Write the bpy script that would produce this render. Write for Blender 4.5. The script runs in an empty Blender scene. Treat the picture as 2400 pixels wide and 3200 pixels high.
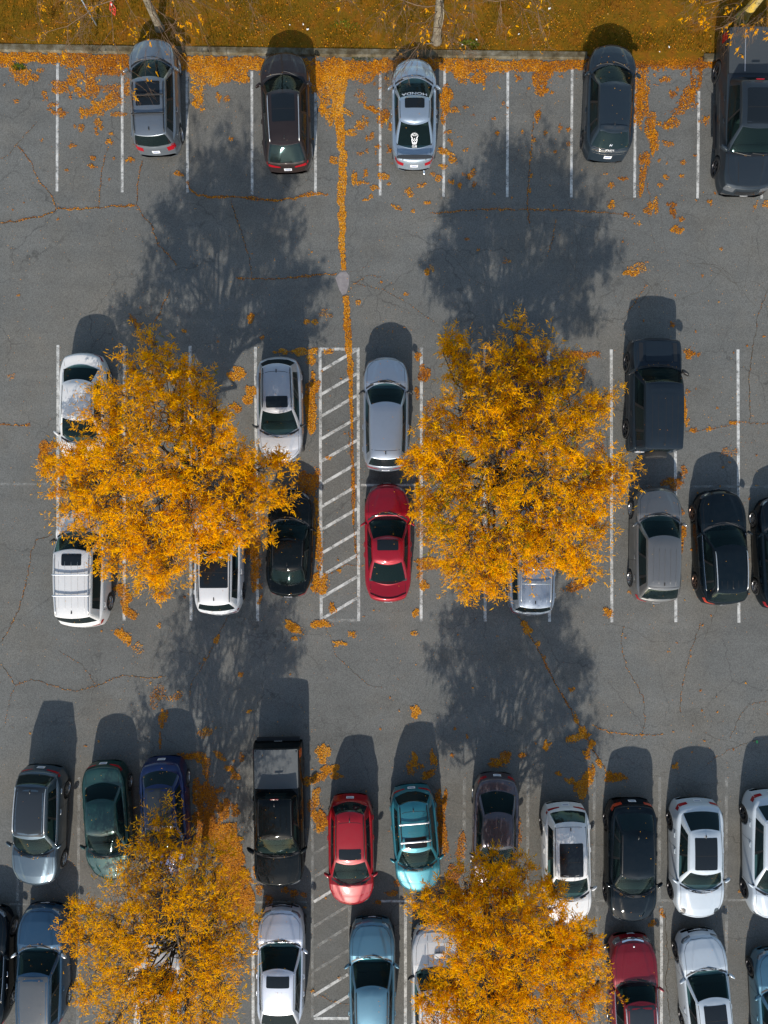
import bpy, math, random
import numpy as np
from mathutils import Vector, Matrix
from mathutils.bvhtree import BVHTree

# ------------------------------------------------------------------ camera, world, sun
S = bpy.context.scene
C = S.collection
HC = 29.0            # camera height in metres
PPM = 77.5           # photo pixels per metre of ground
SUN_EL = math.radians(28.5)
SUN_AZ = math.radians(6.5)     # shadows fall to +Y, leaning this much to +X

cam = bpy.data.cameras.new('camera')
cam.sensor_fit = 'VERTICAL'
cam.sensor_height = 24.0
cam.lens = 24.0 * HC / (3200 / PPM)
cam.clip_end = 1000
co = bpy.data.objects.new('camera', cam)
co.location = (0, 0, HC)
C.objects.link(co)
S.camera = co

w = bpy.data.worlds.new('World')
S.world = w
w.use_nodes = True
nt = w.node_tree
bg = nt.nodes['Background']
sky = nt.nodes.new('ShaderNodeTexSky')
sky.sky_type = 'NISHITA'
sky.sun_disc = False
sky.sun_elevation = SUN_EL
sky.sun_rotation = math.pi + SUN_AZ
sky.air_density = 1.0
sky.dust_density = 0.6
sky.ozone_density = 0.6
wm = nt.nodes.new('ShaderNodeMix'); wm.data_type = 'RGBA'; wm.blend_type = 'MULTIPLY'; wm.inputs['Factor'].default_value = 1
wm.inputs['B'].default_value = (1.0, .96, .87, 1)      # slightly warm, hazy autumn sky
nt.links.new(sky.outputs[0], wm.inputs['A'])
nt.links.new(wm.outputs['Result'], bg.inputs[0])
bg.inputs[1].default_value = 0.15

sun = bpy.data.lights.new('sun', 'SUN')
sun.energy = 3.7
sun.angle = math.radians(0.55)
sun.color = (1.0, 0.93, 0.83)
so = bpy.data.objects.new('sun', sun)
d = Vector((math.sin(SUN_AZ) * math.cos(SUN_EL), math.cos(SUN_AZ) * math.cos(SUN_EL), -math.sin(SUN_EL)))
so.rotation_euler = d.to_track_quat('-Z', 'Y').to_euler()
so.location = (-10, -40, 30)
C.objects.link(so)

S.view_settings.view_transform = 'Standard'
S.view_settings.look = 'None'
S.view_settings.gamma = 1
S.view_settings.exposure = 0.62
S.cycles.max_bounces = 6
S.cycles.transparent_max_bounces = 8
S.cycles.caustics_reflective = False
S.cycles.caustics_refractive = False

rng = np.random.default_rng(7)
random.seed(7)


def P(px, py, h=0.0):
    k = (1 - h / HC) / PPM
    return ((px - 1200) * k, (1600 - py) * k)


# ------------------------------------------------------------------ object helpers
def link(o, parent=None):
    C.objects.link(o)
    if parent is not None:
        o.parent = parent
    return o


def tag(o, label=None, cat=None, group=None, kind=None):
    if label: o['label'] = label
    if cat: o['category'] = cat
    if group: o['group'] = group
    if kind: o['kind'] = kind
    return o


def empty(name, loc, rz=0.0):
    o = bpy.data.objects.new(name, None)
    o.empty_display_size = 0.3
    o.location = loc
    o.rotation_euler = (0, 0, rz)
    return link(o)


def mobj(name, verts, faces, mats, parent=None, smooth=True, fm=None, normals=None):
    me = bpy.data.meshes.new(name)
    me.from_pydata([tuple(v) for v in verts], [], [tuple(f) for f in faces])
    if not isinstance(mats, (list, tuple)): mats = [mats]
    for m in mats: me.materials.append(m)
    if fm is not None: me.polygons.foreach_set('material_index', fm)
    me.polygons.foreach_set('use_smooth', [smooth] * len(me.polygons))
    me.update()
    if normals is not None:
        me.normals_split_custom_set_from_vertices([tuple(n) for n in normals])
    o = bpy.data.objects.new(name, me)
    return link(o, parent)


def npmesh(name, V, nper, mat, tint=None, parent=None):
    """V: (N*nper,3) vertices of N separate polygons with nper corners each."""
    me = bpy.data.meshes.new(name)
    n = len(V); nf = n // nper
    me.vertices.add(n); me.loops.add(n); me.polygons.add(nf)
    me.vertices.foreach_set('co', np.ascontiguousarray(V, dtype=np.float32).ravel())
    me.loops.foreach_set('vertex_index', np.arange(n, dtype=np.int32))
    me.polygons.foreach_set('loop_start', np.arange(0, n, nper, dtype=np.int32))
    me.polygons.foreach_set('loop_total', np.full(nf, nper, dtype=np.int32))
    me.materials.append(mat)
    if tint is not None:
        a = me.attributes.new('tint', 'FLOAT', 'FACE')
        a.data.foreach_set('value', np.ascontiguousarray(tint, dtype=np.float32))
    me.update()
    return link(bpy.data.objects.new(name, me), parent)


def box_vf(c, s, rz=0.0):
    cx, cy, cz = c; a, b, h = s[0] / 2, s[1] / 2, s[2] / 2
    cr, sr = math.cos(rz), math.sin(rz)
    v = []
    for z in (-h, h):
        for x, y in ((-a, -b), (a, -b), (a, b), (-a, b)):
            v.append((cx + x * cr - y * sr, cy + x * sr + y * cr, cz + z))
    return v, [(3, 2, 1, 0), (4, 5, 6, 7), (0, 1, 5, 4), (1, 2, 6, 5), (2, 3, 7, 6), (3, 0, 4, 7)]


class MB:
    def __init__(s): s.v = []; s.f = []
    def add(s, vf):
        o = len(s.v); s.v += list(vf[0]); s.f += [tuple(i + o for i in f) for f in vf[1]]; return s
    def box(s, c, sz, rz=0.0): return s.add(box_vf(c, sz, rz))
    def rbox(s, c, sz, r=0.02):
        """box with rounded outline: superellipsoid-ish lofted block"""
        a, b, h = sz[0] / 2, sz[1] / 2, sz[2] / 2
        V = []; F = []; n = 16
        rows = [(-h, 1 - r * 1.2 / max(a, b)), (-h + r * .4, 1.0), (h - r * .6, 1.0), (h - r * .15, 1 - r * .5 / max(a, b)), (h, 1 - r * 1.5 / max(a, b))]
        for z, k in rows:
            for i in range(n):
                t = 2 * math.pi * (i + .5) / n
                ct, st = math.cos(t), math.sin(t)
                e = 0.45
                V.append((c[0] + a * k * math.copysign(abs(ct) ** e, ct), c[1] + b * k * math.copysign(abs(st) ** e, st), c[2] + z))
        for j in range(len(rows) - 1):
            for i in range(n):
                F.append((j * n + i, j * n + (i + 1) % n, (j + 1) * n + (i + 1) % n, (j + 1) * n + i))
        F.append(tuple(range(n - 1, -1, -1))); F.append(tuple(range((len(rows) - 1) * n, len(rows) * n)))
        return s.add((V, F))
    def tube(s, pts, rad, k=6):
        V, F = tube_vf(pts, rad, k)
        return s.add((V, F))
    def build(s, name, mat, parent=None, smooth=False):
        return mobj(name, s.v, s.f, mat, parent, smooth)


def tube_vf(pts, rad, k=6):
    pts = [np.array(p, float) for p in pts]
    if not hasattr(rad, '__len__'): rad = [rad] * len(pts)
    V = []; F = []
    up = np.array([0.13, 0.07, 1.0])
    for i, p in enumerate(pts):
        d_ = pts[min(i + 1, len(pts) - 1)] - pts[max(i - 1, 0)]
        d_ = d_ / (np.linalg.norm(d_) + 1e-9)
        u = np.cross(d_, up)
        if np.linalg.norm(u) < 1e-3: u = np.cross(d_, np.array([1., 0, 0]))
        u /= np.linalg.norm(u); v = np.cross(d_, u)
        for j in range(k):
            a = 2 * math.pi * j / k
            q = p + rad[i] * (math.cos(a) * u + math.sin(a) * v)
            V.append((q[0], q[1], q[2]))
    for i in range(len(pts) - 1):
        for j in range(k):
            F.append((i * k + j, i * k + (j + 1) % k, (i + 1) * k + (j + 1) % k, (i + 1) * k + j))
    F.append(tuple(range(k - 1, -1, -1))); F.append(tuple((len(pts) - 1) * k + j for j in range(k)))
    return V, F


# ------------------------------------------------------------------ materials
def newmat(name):
    m = bpy.data.materials.new(name); m.use_nodes = True
    return m, m.node_tree.nodes, m.node_tree.links, m.node_tree.nodes['Principled BSDF']


def simple(name, col, rough=0.5, metal=0.0, coat=0.0, spec=0.5):
    m, n, l, b = newmat(name)
    b.inputs['Base Color'].default_value = (*col, 1)
    b.inputs['Roughness'].default_value = rough
    b.inputs['Metallic'].default_value = metal
    b.inputs['Coat Weight'].default_value = coat
    b.inputs['Coat Roughness'].default_value = 0.04
    b.inputs['Specular IOR Level'].default_value = spec
    # faint procedural dirt so nothing is dead flat
    tc = n.new('ShaderNodeTexCoord'); no = n.new('ShaderNodeTexNoise')
    no.inputs['Scale'].default_value = 9.0; no.inputs['Detail'].default_value = 6
    l.new(tc.outputs['Object'], no.inputs['Vector'])
    mr = n.new('ShaderNodeMapRange'); mr.inputs['To Min'].default_value = max(0, rough - .05); mr.inputs['To Max'].default_value = min(1, rough + .1)
    l.new(no.outputs[0], mr.inputs['Value']); l.new(mr.outputs[0], b.inputs['Roughness'])
    return m


def paint(name, col, metal=0.35, rough=0.34, coat=.8, spec=.2):
    m, n, l, b = newmat(name)
    b.inputs['Specular IOR Level'].default_value = spec
    b.inputs['Metallic'].default_value = metal
    b.inputs['Coat Weight'].default_value = coat
    b.inputs['Coat Roughness'].default_value = 0.05
    tc = n.new('ShaderNodeTexCoord')
    no = n.new('ShaderNodeTexNoise'); no.inputs['Scale'].default_value = 3.5; no.inputs['Detail'].default_value = 8; no.inputs['Roughness'].default_value = .65
    l.new(tc.outputs['Object'], no.inputs['Vector'])
    mx = n.new('ShaderNodeMix'); mx.data_type = 'RGBA'
    dust = tuple(c * .93 + .0035 for c in col)
    mx.inputs['A'].default_value = (*col, 1); mx.inputs['B'].default_value = (*dust, 1)
    mr = n.new('ShaderNodeMapRange'); mr.inputs['From Min'].default_value = .4; mr.inputs['From Max'].default_value = .75
    l.new(no.outputs[0], mr.inputs['Value']); l.new(mr.outputs[0], mx.inputs['Factor'])
    l.new(mx.outputs['Result'], b.inputs['Base Color'])
    mr2 = n.new('ShaderNodeMapRange'); mr2.inputs['To Min'].default_value = rough - .06; mr2.inputs['To Max'].default_value = rough + .14
    l.new(no.outputs[0], mr2.inputs['Value']); l.new(mr2.outputs[0], b.inputs['Roughness'])
    return m


def glass_mat(name, tint, k=0.55):
    m, n, l, b = newmat(name)
    b.inputs['Base Color'].default_value = (0.012, 0.02, 0.022, 1)
    b.inputs['Roughness'].default_value = 0.03
    b.inputs['Specular IOR Level'].default_value = 0.5
    b.inputs['Specular Tint'].default_value = (.55, .88, .92, 1)
    tr = n.new('ShaderNodeBsdfTransparent'); tr.inputs[0].default_value = (*tint, 1)
    mix = n.new('ShaderNodeMixShader'); mix.inputs[0].default_value = 1 - k
    l.new(tr.outputs[0], mix.inputs[1]); l.new(b.outputs[0], mix.inputs[2])
    l.new(mix.outputs[0], n['Material Output'].inputs[0])
    return m


def tint_mat(name, stops, trans=0.35, rough=0.6, spec=.12):
    m, n, l, b = newmat(name)
    at = n.new('ShaderNodeAttribute'); at.attribute_name = 'tint'
    cr = n.new('ShaderNodeValToRGB')
    el = cr.color_ramp.elements
    el[0].position = stops[0][0]; el[0].color = (*stops[0][1], 1)
    el[1].position = stops[-1][0]; el[1].color = (*stops[-1][1], 1)
    for p, c in stops[1:-1]:
        e = el.new(p); e.color = (*c, 1)
    l.new(at.outputs['Fac'], cr.inputs[0])
    l.new(cr.outputs[0], b.inputs['Base Color'])
    b.inputs['Roughness'].default_value = rough
    b.inputs['Specular IOR Level'].default_value = spec
    if trans > 0:
        t = n.new('ShaderNodeBsdfTranslucent'); l.new(cr.outputs[0], t.inputs[0])
        mx = n.new('ShaderNodeMixShader'); mx.inputs[0].default_value = trans
        l.new(b.outputs[0], mx.inputs[1]); l.new(t.outputs[0], mx.inputs[2])
        l.new(mx.outputs[0], n['Material Output'].inputs[0])
    return m


def asphalt_mat():
    m, n, l, b = newmat('asphalt')
    geo = n.new('ShaderNodeNewGeometry')
    def noise(sc, det=6, ro=.6):
        x = n.new('ShaderNodeTexNoise'); x.inputs['Scale'].default_value = sc; x.inputs['Detail'].default_value = det; x.inputs['Roughness'].default_value = ro
        l.new(geo.outputs['Position'], x.inputs['Vector']); return x.outputs[0]
    def ramp(src, a, bb, c0, c1):
        r = n.new('ShaderNodeMapRange'); r.inputs['From Min'].default_value = a; r.inputs['From Max'].default_value = bb
        r.inputs['To Min'].default_value = c0; r.inputs['To Max'].default_value = c1; l.new(src, r.inputs['Value']); return r.outputs[0]
    def mul(x, y, op='MULTIPLY'):
        q = n.new('ShaderNodeMath'); q.operation = op
        for i, s in enumerate((x, y)):
            if isinstance(s, (int, float)): q.inputs[i].default_value = s
            else: l.new(s, q.inputs[i])
        return q.outputs[0]
    big = ramp(noise(.12, 5), .3, .7, .86, 1.14)
    mid = ramp(noise(.8, 7), .3, .7, .93, 1.07)
    fine = ramp(noise(22, 4, .75), .3, .7, .84, 1.16)
    grit = n.new('ShaderNodeTexVoronoi'); grit.inputs['Scale'].default_value = 38; l.new(geo.outputs['Position'], grit.inputs['Vector'])
    bw = n.new('ShaderNodeRGBToBW'); l.new(grit.outputs['Color'], bw.inputs[0])
    gr = ramp(bw.outputs[0], .2, .8, .82, 1.2)
    v = mul(mul(big, mid), mul(fine, gr))
    # drag streaks along the aisles
    mp = n.new('ShaderNodeMapping'); mp.inputs['Scale'].default_value = (.15, 1.6, 1); l.new(geo.outputs['Position'], mp.inputs[0])
    sn = n.new('ShaderNodeTexNoise'); sn.inputs['Scale'].default_value = 1.0; sn.inputs['Detail'].default_value = 4; l.new(mp.outputs[0], sn.inputs['Vector'])
    v = mul(v, ramp(sn.outputs[0], .35, .65, .95, 1.05))
    # alligator cracking: distorted voronoi edges, only where a mask noise is high
    dn = n.new('ShaderNodeTexNoise'); dn.inputs['Scale'].default_value = 2.5; dn.inputs['Detail'].default_value = 5; l.new(geo.outputs['Position'], dn.inputs['Vector'])
    va = n.new('ShaderNodeVectorMath'); va.operation = 'MULTIPLY_ADD'; l.new(dn.outputs['Color'], va.inputs[0]); va.inputs[1].default_value = (.5, .5, .5); l.new(geo.outputs['Position'], va.inputs[2])
    def crack(scale, wid, lo, hi, ms, seed):
        vo = n.new('ShaderNodeTexVoronoi'); vo.feature = 'DISTANCE_TO_EDGE'; vo.inputs['Scale'].default_value = scale; l.new(va.outputs[0], vo.inputs['Vector'])
        e = ramp(vo.outputs['Distance'], 0, wid, 1, 0)
        mm = n.new('ShaderNodeMapping'); mm.inputs['Location'].default_value = (seed, seed * 1.7, 0); l.new(geo.outputs['Position'], mm.inputs[0])
        mn = n.new('ShaderNodeTexNoise'); mn.inputs['Scale'].default_value = ms; mn.inputs['Detail'].default_value = 3; l.new(mm.outputs[0], mn.inputs['Vector'])
        return mul(e, ramp(mn.outputs[0], lo, hi, 0, 1))
    c1 = crack(1.5, .03, .54, .66, .16, 3.1)
    c2 = crack(.34, .010, .40, .60, .3, 9.0)
    cr = mul(mul(c1, .22), mul(c2, .38), 'MAXIMUM')
    dark = mul(1.0, cr, 'SUBTRACT')
    # stains
    st = ramp(noise(.45, 4), .58, .74, 1.0, .84)
    oil = ramp(noise(1.7, 3), .66, .76, 1.0, .72)
    v = mul(mul(v, dark), mul(st, oil))
    col = n.new('ShaderNodeMix'); col.data_type = 'RGBA'; col.inputs['A'].default_value = (.116, .1175, .112, 1); col.inputs['B'].default_value = (.132, .122, .104, 1)
    l.new(ramp(noise(.22, 4), .45, .7, 0, .8), col.inputs['Factor'])
    vs = n.new('ShaderNodeVectorMath'); vs.operation = 'SCALE'; l.new(col.outputs['Result'], vs.inputs[0]); l.new(v, vs.inputs['Scale'])
    l.new(vs.outputs[0], b.inputs['Base Color'])
    b.inputs['Roughness'].default_value = .9
    b.inputs['Specular IOR Level'].default_value = .25
    bu = n.new('ShaderNodeBump'); bu.inputs['Strength'].default_value = .35; bu.inputs['Distance'].default_value = .01
    l.new(mul(gr, fine), bu.inputs['Height']); l.new(bu.outputs[0], b.inputs['Normal'])
    return m


def line_mat(name, wear_lo, wear_hi, col=(.62, .62, .6)):
    """worn road paint: broken through by a noise so the asphalt below shows"""
    m, n, l, b = newmat(name)
    b.inputs['Base Color'].default_value = (*col, 1); b.inputs['Roughness'].default_value = .8
    geo = n.new('ShaderNodeNewGeometry')
    x = n.new('ShaderNodeTexNoise'); x.inputs['Scale'].default_value = 2.2; x.inputs['Detail'].default_value = 12; x.inputs['Roughness'].default_value = .82
    l.new(geo.outputs['Position'], x.inputs['Vector'])
    r = n.new('ShaderNodeMapRange'); r.inputs['From Min'].default_value = wear_lo; r.inputs['From Max'].default_value = wear_hi
    l.new(x.outputs[0], r.inputs['Value'])
    t = n.new('ShaderNodeBsdfTransparent'); mx = n.new('ShaderNodeMixShader')
    l.new(r.outputs[0], mx.inputs[0]); l.new(t.outputs[0], mx.inputs[1]); l.new(b.outputs[0], mx.inputs[2])
    l.new(mx.outputs[0], n['Material Output'].inputs[0])
    return m


def noise_mat(name, stops, scale, rough=.9, detail=8, bump=.3, bdist=.03, nrough=.65):
    m, n, l, b = newmat(name)
    geo = n.new('ShaderNodeNewGeometry')
    x = n.new('ShaderNodeTexNoise'); x.inputs['Scale'].default_value = scale; x.inputs['Detail'].default_value = detail; x.inputs['Roughness'].default_value = nrough
    l.new(geo.outputs['Position'], x.inputs['Vector'])
    cr = n.new('ShaderNodeValToRGB'); el = cr.color_ramp.elements
    el[0].position = stops[0][0]; el[0].color = (*stops[0][1], 1); el[1].position = stops[-1][0]; el[1].color = (*stops[-1][1], 1)
    for p, c in stops[1:-1]:
        e = el.new(p); e.color = (*c, 1)
    l.new(x.outputs[0], cr.inputs[0]); l.new(cr.outputs[0], b.inputs['Base Color'])
    b.inputs['Roughness'].default_value = rough
    b.inputs['Specular IOR Level'].default_value = .2
    if bump:
        bu = n.new('ShaderNodeBump'); bu.inputs['Strength'].default_value = bump; bu.inputs['Distance'].default_value = bdist
        y = n.new('ShaderNodeTexNoise'); y.inputs['Scale'].default_value = scale * 8; y.inputs['Detail'].default_value = 5
        l.new(geo.outputs['Position'], y.inputs['Vector']); l.new(y.outputs[0], bu.inputs['Height']); l.new(bu.outputs[0], b.inputs['Normal'])
    return m


M_asph = asphalt_mat()
M_line = line_mat('worn_line_paint', .36, .56, (.54, .54, .52))
M_line_faint = line_mat('faded_line_paint', .42, .78, (.42, .42, .40))
M_crack = noise_mat('crack_dirt', [(.3, (.03, .027, .022)), (.7, (.075, .055, .03))], 12, bump=0)
M_curb = noise_mat('kerb_concrete', [(.3, (.035, .025, .012)), (.45, (.085, .068, .038)), (.6, (.14, .125, .09)), (.78, (.27, .25, .20))], 2.6)
M_patch = noise_mat('concrete_patch', [(.3, (.17, .155, .16)), (.7, (.26, .24, .24))], 6.0)
M_soil = noise_mat('turf_soil', [(.25, (.08, .030, .002)), (.42, (.18, .072, .002)), (.52, (.12, .070, .001)), (.62, (.22, .088, .001)), (.78, (.08, .072, .001))], 1.1, detail=10, nrough=.72, bdist=.05)
M_blade = tint_mat('grass_blades', [(0, (.055, .062, .001)), (.3, (.145, .088, .001)), (.65, (.24, .100, .001)), (1, (.28, .085, .002))], .3)
M_weed = tint_mat('weed_leaves', [(0, (.045, .075, .004)), (1, (.13, .16, .01))], .3)
M_leaf = tint_mat('autumn_fronds', [(0, (.16, .18, .010)), (.14, (.40, .27, .004)), (.35, (.74, .35, .001)), (.7, (.95, .46, .001)), (1, (.97, .56, .002))], .50, .8, .03)
M_litter = tint_mat('fallen_leaflets', [(0, (.15, .045, .010)), (.3, (.38, .12, .008)), (.6, (.62, .225, .005)), (.88, (.78, .37, .005)), (1, (.62, .38, .14))], .12)
M_bark = noise_mat('bark', [(.3, (.10, .085, .06)), (.6, (.24, .21, .16)), (.8, (.32, .28, .20))], 6.0, bump=.8)
M_bark_y = noise_mat('lichen_bark', [(.3, (.22, .18, .10)), (.48, (.35, .28, .12)), (.58, (.55, .36, .04)), (.8, (.42, .36, .22))], 2.5, bump=.8)
M_bark_d = noise_mat('dark_bark', [(.3, (.045, .035, .03)), (.8, (.12, .095, .07))], 6.0)
M_twig = noise_mat('twig', [(.3, (.10, .06, .035)), (.8, (.21, .14, .09))], 4.0, bump=0)

M_glass = glass_mat('car_glass', (.34, .50, .49), .76)
M_glass_d = glass_mat('privacy_glass', (.10, .13, .13), .35)
M_roofglass = simple('roof_glass', (.008, .011, .014), .10, 0, 0, .35)
M_trim = simple('black_trim', (.012, .012, .013), .45)
M_gloss = simple('gloss_black', (.010, .011, .013), .15, 0, .7)
M_rubber = simple('tyre_rubber', (.018, .018, .019), .8)
M_chrome = simple('chrome', (.75, .76, .78), .16, 1.0)
M_silver = simple('silver_metal', (.62, .63, .65), .35, .8)
M_rim = simple('alloy_rim', (.42, .42, .43), .3, .9)
M_rim_d = simple('dark_rim', (.05, .05, .055), .35, .7)
M_rim_b = simple('bronze_rim', (.20, .13, .10), .35, .8)
M_under = simple('underbody', (.01, .01, .01), .9)
M_int = simple('cabin_interior', (.045, .048, .048), .75)
M_seat = simple('seat_fabric', (.11, .105, .095), .85)
M_red = simple('tail_lens', (.26, .004, .010), .2, 0, .3)
M_orange = simple('amber_lens', (.40, .035, .012), .2, 0, .3)
M_head = simple('headlamp_lens', (.15, .165, .185), .10, .5, .6)
M_white = simple('white_decal', (.80, .80, .80), .5)
M_plate = simple('licence_plate', (.62, .64, .68), .4)
M_plate_ink = simple('plate_ink', (.14, .18, .32), .5)
M_gapm = simple('panel_gap', (.008, .008, .009), .9)
M_spoil = simple('matte_black_spoiler', (.035, .038, .042), .55)
M_tonneau = simple('tonneau_vinyl', (.045, .052, .058), .5, 0, 0, .3)
M_cover = simple('grey_bed_cover', (.085, .093, .097), .5, 0, 0, .3)
M_signred = simple('sign_red', (.65, .06, .04), .5)
M_pole = simple('galvanised_pole', (.40, .48, .56), .4, .5)
M_paper = simple('paper_scrap', (.75, .75, .72), .8)
M_green = simple('green_plastic', (.05, .45, .10), .4)

# ------------------------------------------------------------------ setting
def sheet(name, pts, z, mat, kind='structure', sub=None):
    o = mobj(name, [(x, y, z) for x, y in pts], [tuple(range(len(pts)))], mat, None, False)
    o['kind'] = kind
    return o


sheet('ground', [(-300, -300), (300, -300), (300, 300), (-300, 300)], -0.02, M_soil)
# the asphalt lot ends at the kerb line
kA = P(0, 158); kB = P(1830, 183); kslope = (kB[1] - kA[1]) / (kB[0] - kA[0])
def ky(x): return kA[1] + kslope * (x - kA[0])
sheet('asphalt_lot', [(-120, -150), (120, -150), (120, ky(120) + .1), (-120, ky(-120) + .1)], 0.0, M_asph)

# grass verge: gently uneven sheet beyond the kerb
gx = np.concatenate([[-120, -60, -30], np.linspace(-18, 18, 90), [30, 60, 120]])
gy = np.concatenate([np.linspace(0, 4.5, 14), [8, 16, 40, 100]])
V = []; F = []
k_off = 0.20
def gap_ramp(x):   # where the kerb is missing the verge runs down to the lot
    a = P(1832, 0)[0]; b_ = P(2196, 0)[0]
    t = min(max((x - a) / .5, 0), 1) * min(max((b_ - x) / .5, 0), 1)
    return t
for j, yy in enumerate(gy):
    for i, xx in enumerate(gx):
        z = 0.11 + .02 * math.sin(xx * 1.3 + yy) * math.sin(yy * 1.9 + 1) + .004 * yy
        g = gap_ramp(xx) * max(0, 1 - yy / 1.2)
        z = z * (1 - g) + .012 * g
        V.append((xx, ky(xx) + k_off + yy - .42 * gap_ramp(xx) * max(0, 1 - yy / 1.2), z))
n_ = len(gx)
for j in range(len(gy) - 1):
    for i in range(n_ - 1):
        F.append((j * n_ + i, j * n_ + i + 1, (j + 1) * n_ + i + 1, (j + 1) * n_ + i))
verge = mobj('grass_verge', V, F, M_soil, None, True); verge['kind'] = 'structure'

# concrete kerb, two runs, each with joints between stones
def kerb(x0, x1, label):
    t = empty('kerb', (0, 0, 0)); tag(t, label, 'kerb', 'concrete kerb runs along the verge')
    x = x0
    while x < x1:
        ln = min(random.uniform(2.4, 3.1), x1 - x)
        if ln < .15: break
        cx = x + ln / 2; cy = ky(cx) + .06
        prof = [(-.135, -.01), (-.125, .115), (-.10, .135), (.12, .14), (.135, .12), (.135, -.01)]
        V = []; F = []
        a = math.atan(kslope); jz = random.uniform(-.004, .004); jy = random.uniform(-.008, .008)
        for e in (-ln / 2 + .006, ln / 2 - .006):
            for py, pz in prof:
                V.append((cx + e - a * py, cy + py + a * e + jy, pz + (jz if pz > 0 else 0)))
        m_ = len(prof)
        for i in range(m_): F.append((i, (i + 1) % m_, m_ + (i + 1) % m_, m_ + i))
        F.append(tuple(range(m_))); F.append(tuple(range(2 * m_ - 1, m_ - 1, -1)))
        mobj('kerb_stone', V, F, M_curb, t, False)
        x += ln
kerb(-60, P(1832, 0)[0], 'long worn concrete kerb between the leaf strip and the grass verge')
kerb(P(2196, 0)[0], 40, 'short concrete kerb end beside the grey pickup truck bed')

# parking lines ----------------------------------------------------
def ribbon(name, pts, wid, z, mat, kind='structure'):
    V = []; F = []
    pts = [np.array(p, float) for p in pts]
    for i, p in enumerate(pts):
        dd = pts[min(i + 1, len(pts) - 1)] - pts[max(i - 1, 0)]; dd /= np.linalg.norm(dd) + 1e-9
        nn = np.array([-dd[1], dd[0]]); ww = wid[i] if hasattr(wid, '__len__') else wid
        V.append((*(p + nn * ww / 2), z)); V.append((*(p - nn * ww / 2), z))
    for i in range(len(pts) - 1): F.append((2 * i, 2 * i + 1, 2 * i + 3, 2 * i + 2))
    o = mobj(name, V, F, mat, None, False); o['kind'] = kind
    return o


def pline(x0, y0, x1, y1, wpx=9, mat=None, z=.004, name='parking_line'):
    ribbon(name, [P(x0, y0), P(x1, y1)], wpx / PPM, z, mat or M_line)


for x0, y0, x1, y1 in [(180, 198, 178, 598), (382, 218, 382, 601), (584, 218, 586, 602), (787, 222, 788, 608), (986, 214, 986, 611),
                       (1188, 226, 1188, 611), (1390, 207, 1386, 615), (1587, 214, 1585, 616), (1788, 214, 1785, 617), (1986, 220, 1983, 617),
                       (2184, 285, 2180, 620), (2382, 220, 2380, 621)]:
    pline(x0, y0, x1, y1, 8)
for x0, x1, a, b_ in [(181, 181, 1078, 1660), (388, 388, 1080, 1939), (594, 597, 1081, 1939), (798, 805, 1084, 1941), (1317, 1316, 1086, 1941),
                      (1514, 1516, 1090, 1942), (1713, 1717, 1090, 1943), (1910, 1912, 1092, 1945), (2110, 2112, 1092, 1944), (2306, 2309, 1092, 1946)]:
    pline(x0, a, x1, b_)
pline(0, 1512, 172, 1513, 7, M_line_faint)
pline(186, 1513, 800, 1515, 7, M_line_faint)
pline(1128, 1516, 1312, 1516, 7)
pline(1322, 1516, 1905, 1519, 7, M_line_faint)
pline(1916, 1519, 2400, 1521, 7, M_line_faint)
# hatched bay, middle row
pline(1000, 1086, 1004, 1941); pline(1119, 1086, 1121, 1941)
pline(1004.6, 1091, 1114.4, 1091, 9, z=.0085); pline(1008.6, 1937, 1116.4, 1938, 9, M_line_faint, z=.0085)
ly = [1158, 1232, 1300, 1371, 1441, 1513, 1583, 1655, 1729, 1799, 1867, 1934]
for i, y in enumerate(ly):
    pline(1005, y, 1116, y - 65, 9, z=.0085, name='hatch_line')
# lower rows
for x in [57, 247, 441, 615, 791, 1451, 1650, 1857, 2062, 2270]:
    pline(x, 2428, x - 2, 2815, 9, M_line_faint)
for x in [57, 243, 440, 615, 791, 1267, 1465, 1665, 1865, 2067, 2270]:
    pline(x, 2832, x, 3260, 9, M_line if x in (791, 1267, 2067) else M_line_faint)
pline(0, 2826, 960, 2818, 7, M_line_faint); pline(1190, 2816, 1430, 2816, 7); pline(1440, 2816, 2400, 2812, 7, M_line_faint)
pline(976, 2440, 976, 3180, 8, M_line_faint); pline(1092, 2830, 1094, 3180, 8, M_line_faint)
pline(981, 3182, 1089, 3182, 9, z=.0085)
for k_, y in enumerate([2668, 2740, 2818, 2895, 2962, 3035, 3110, 3178]):
    pline(981, y, 1088, y - 66, 9, M_line if k_ in (2, 6, 7) else M_line_faint, z=.0085, name='hatch_line')

cp = [P(1048, 868), P(1062, 852), P(1080, 848), P(1092, 862), P(1090, 890), P(1082, 918), P(1070, 922), P(1060, 905)]
sheet('pavement_patch', cp, .005, M_patch)

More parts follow.
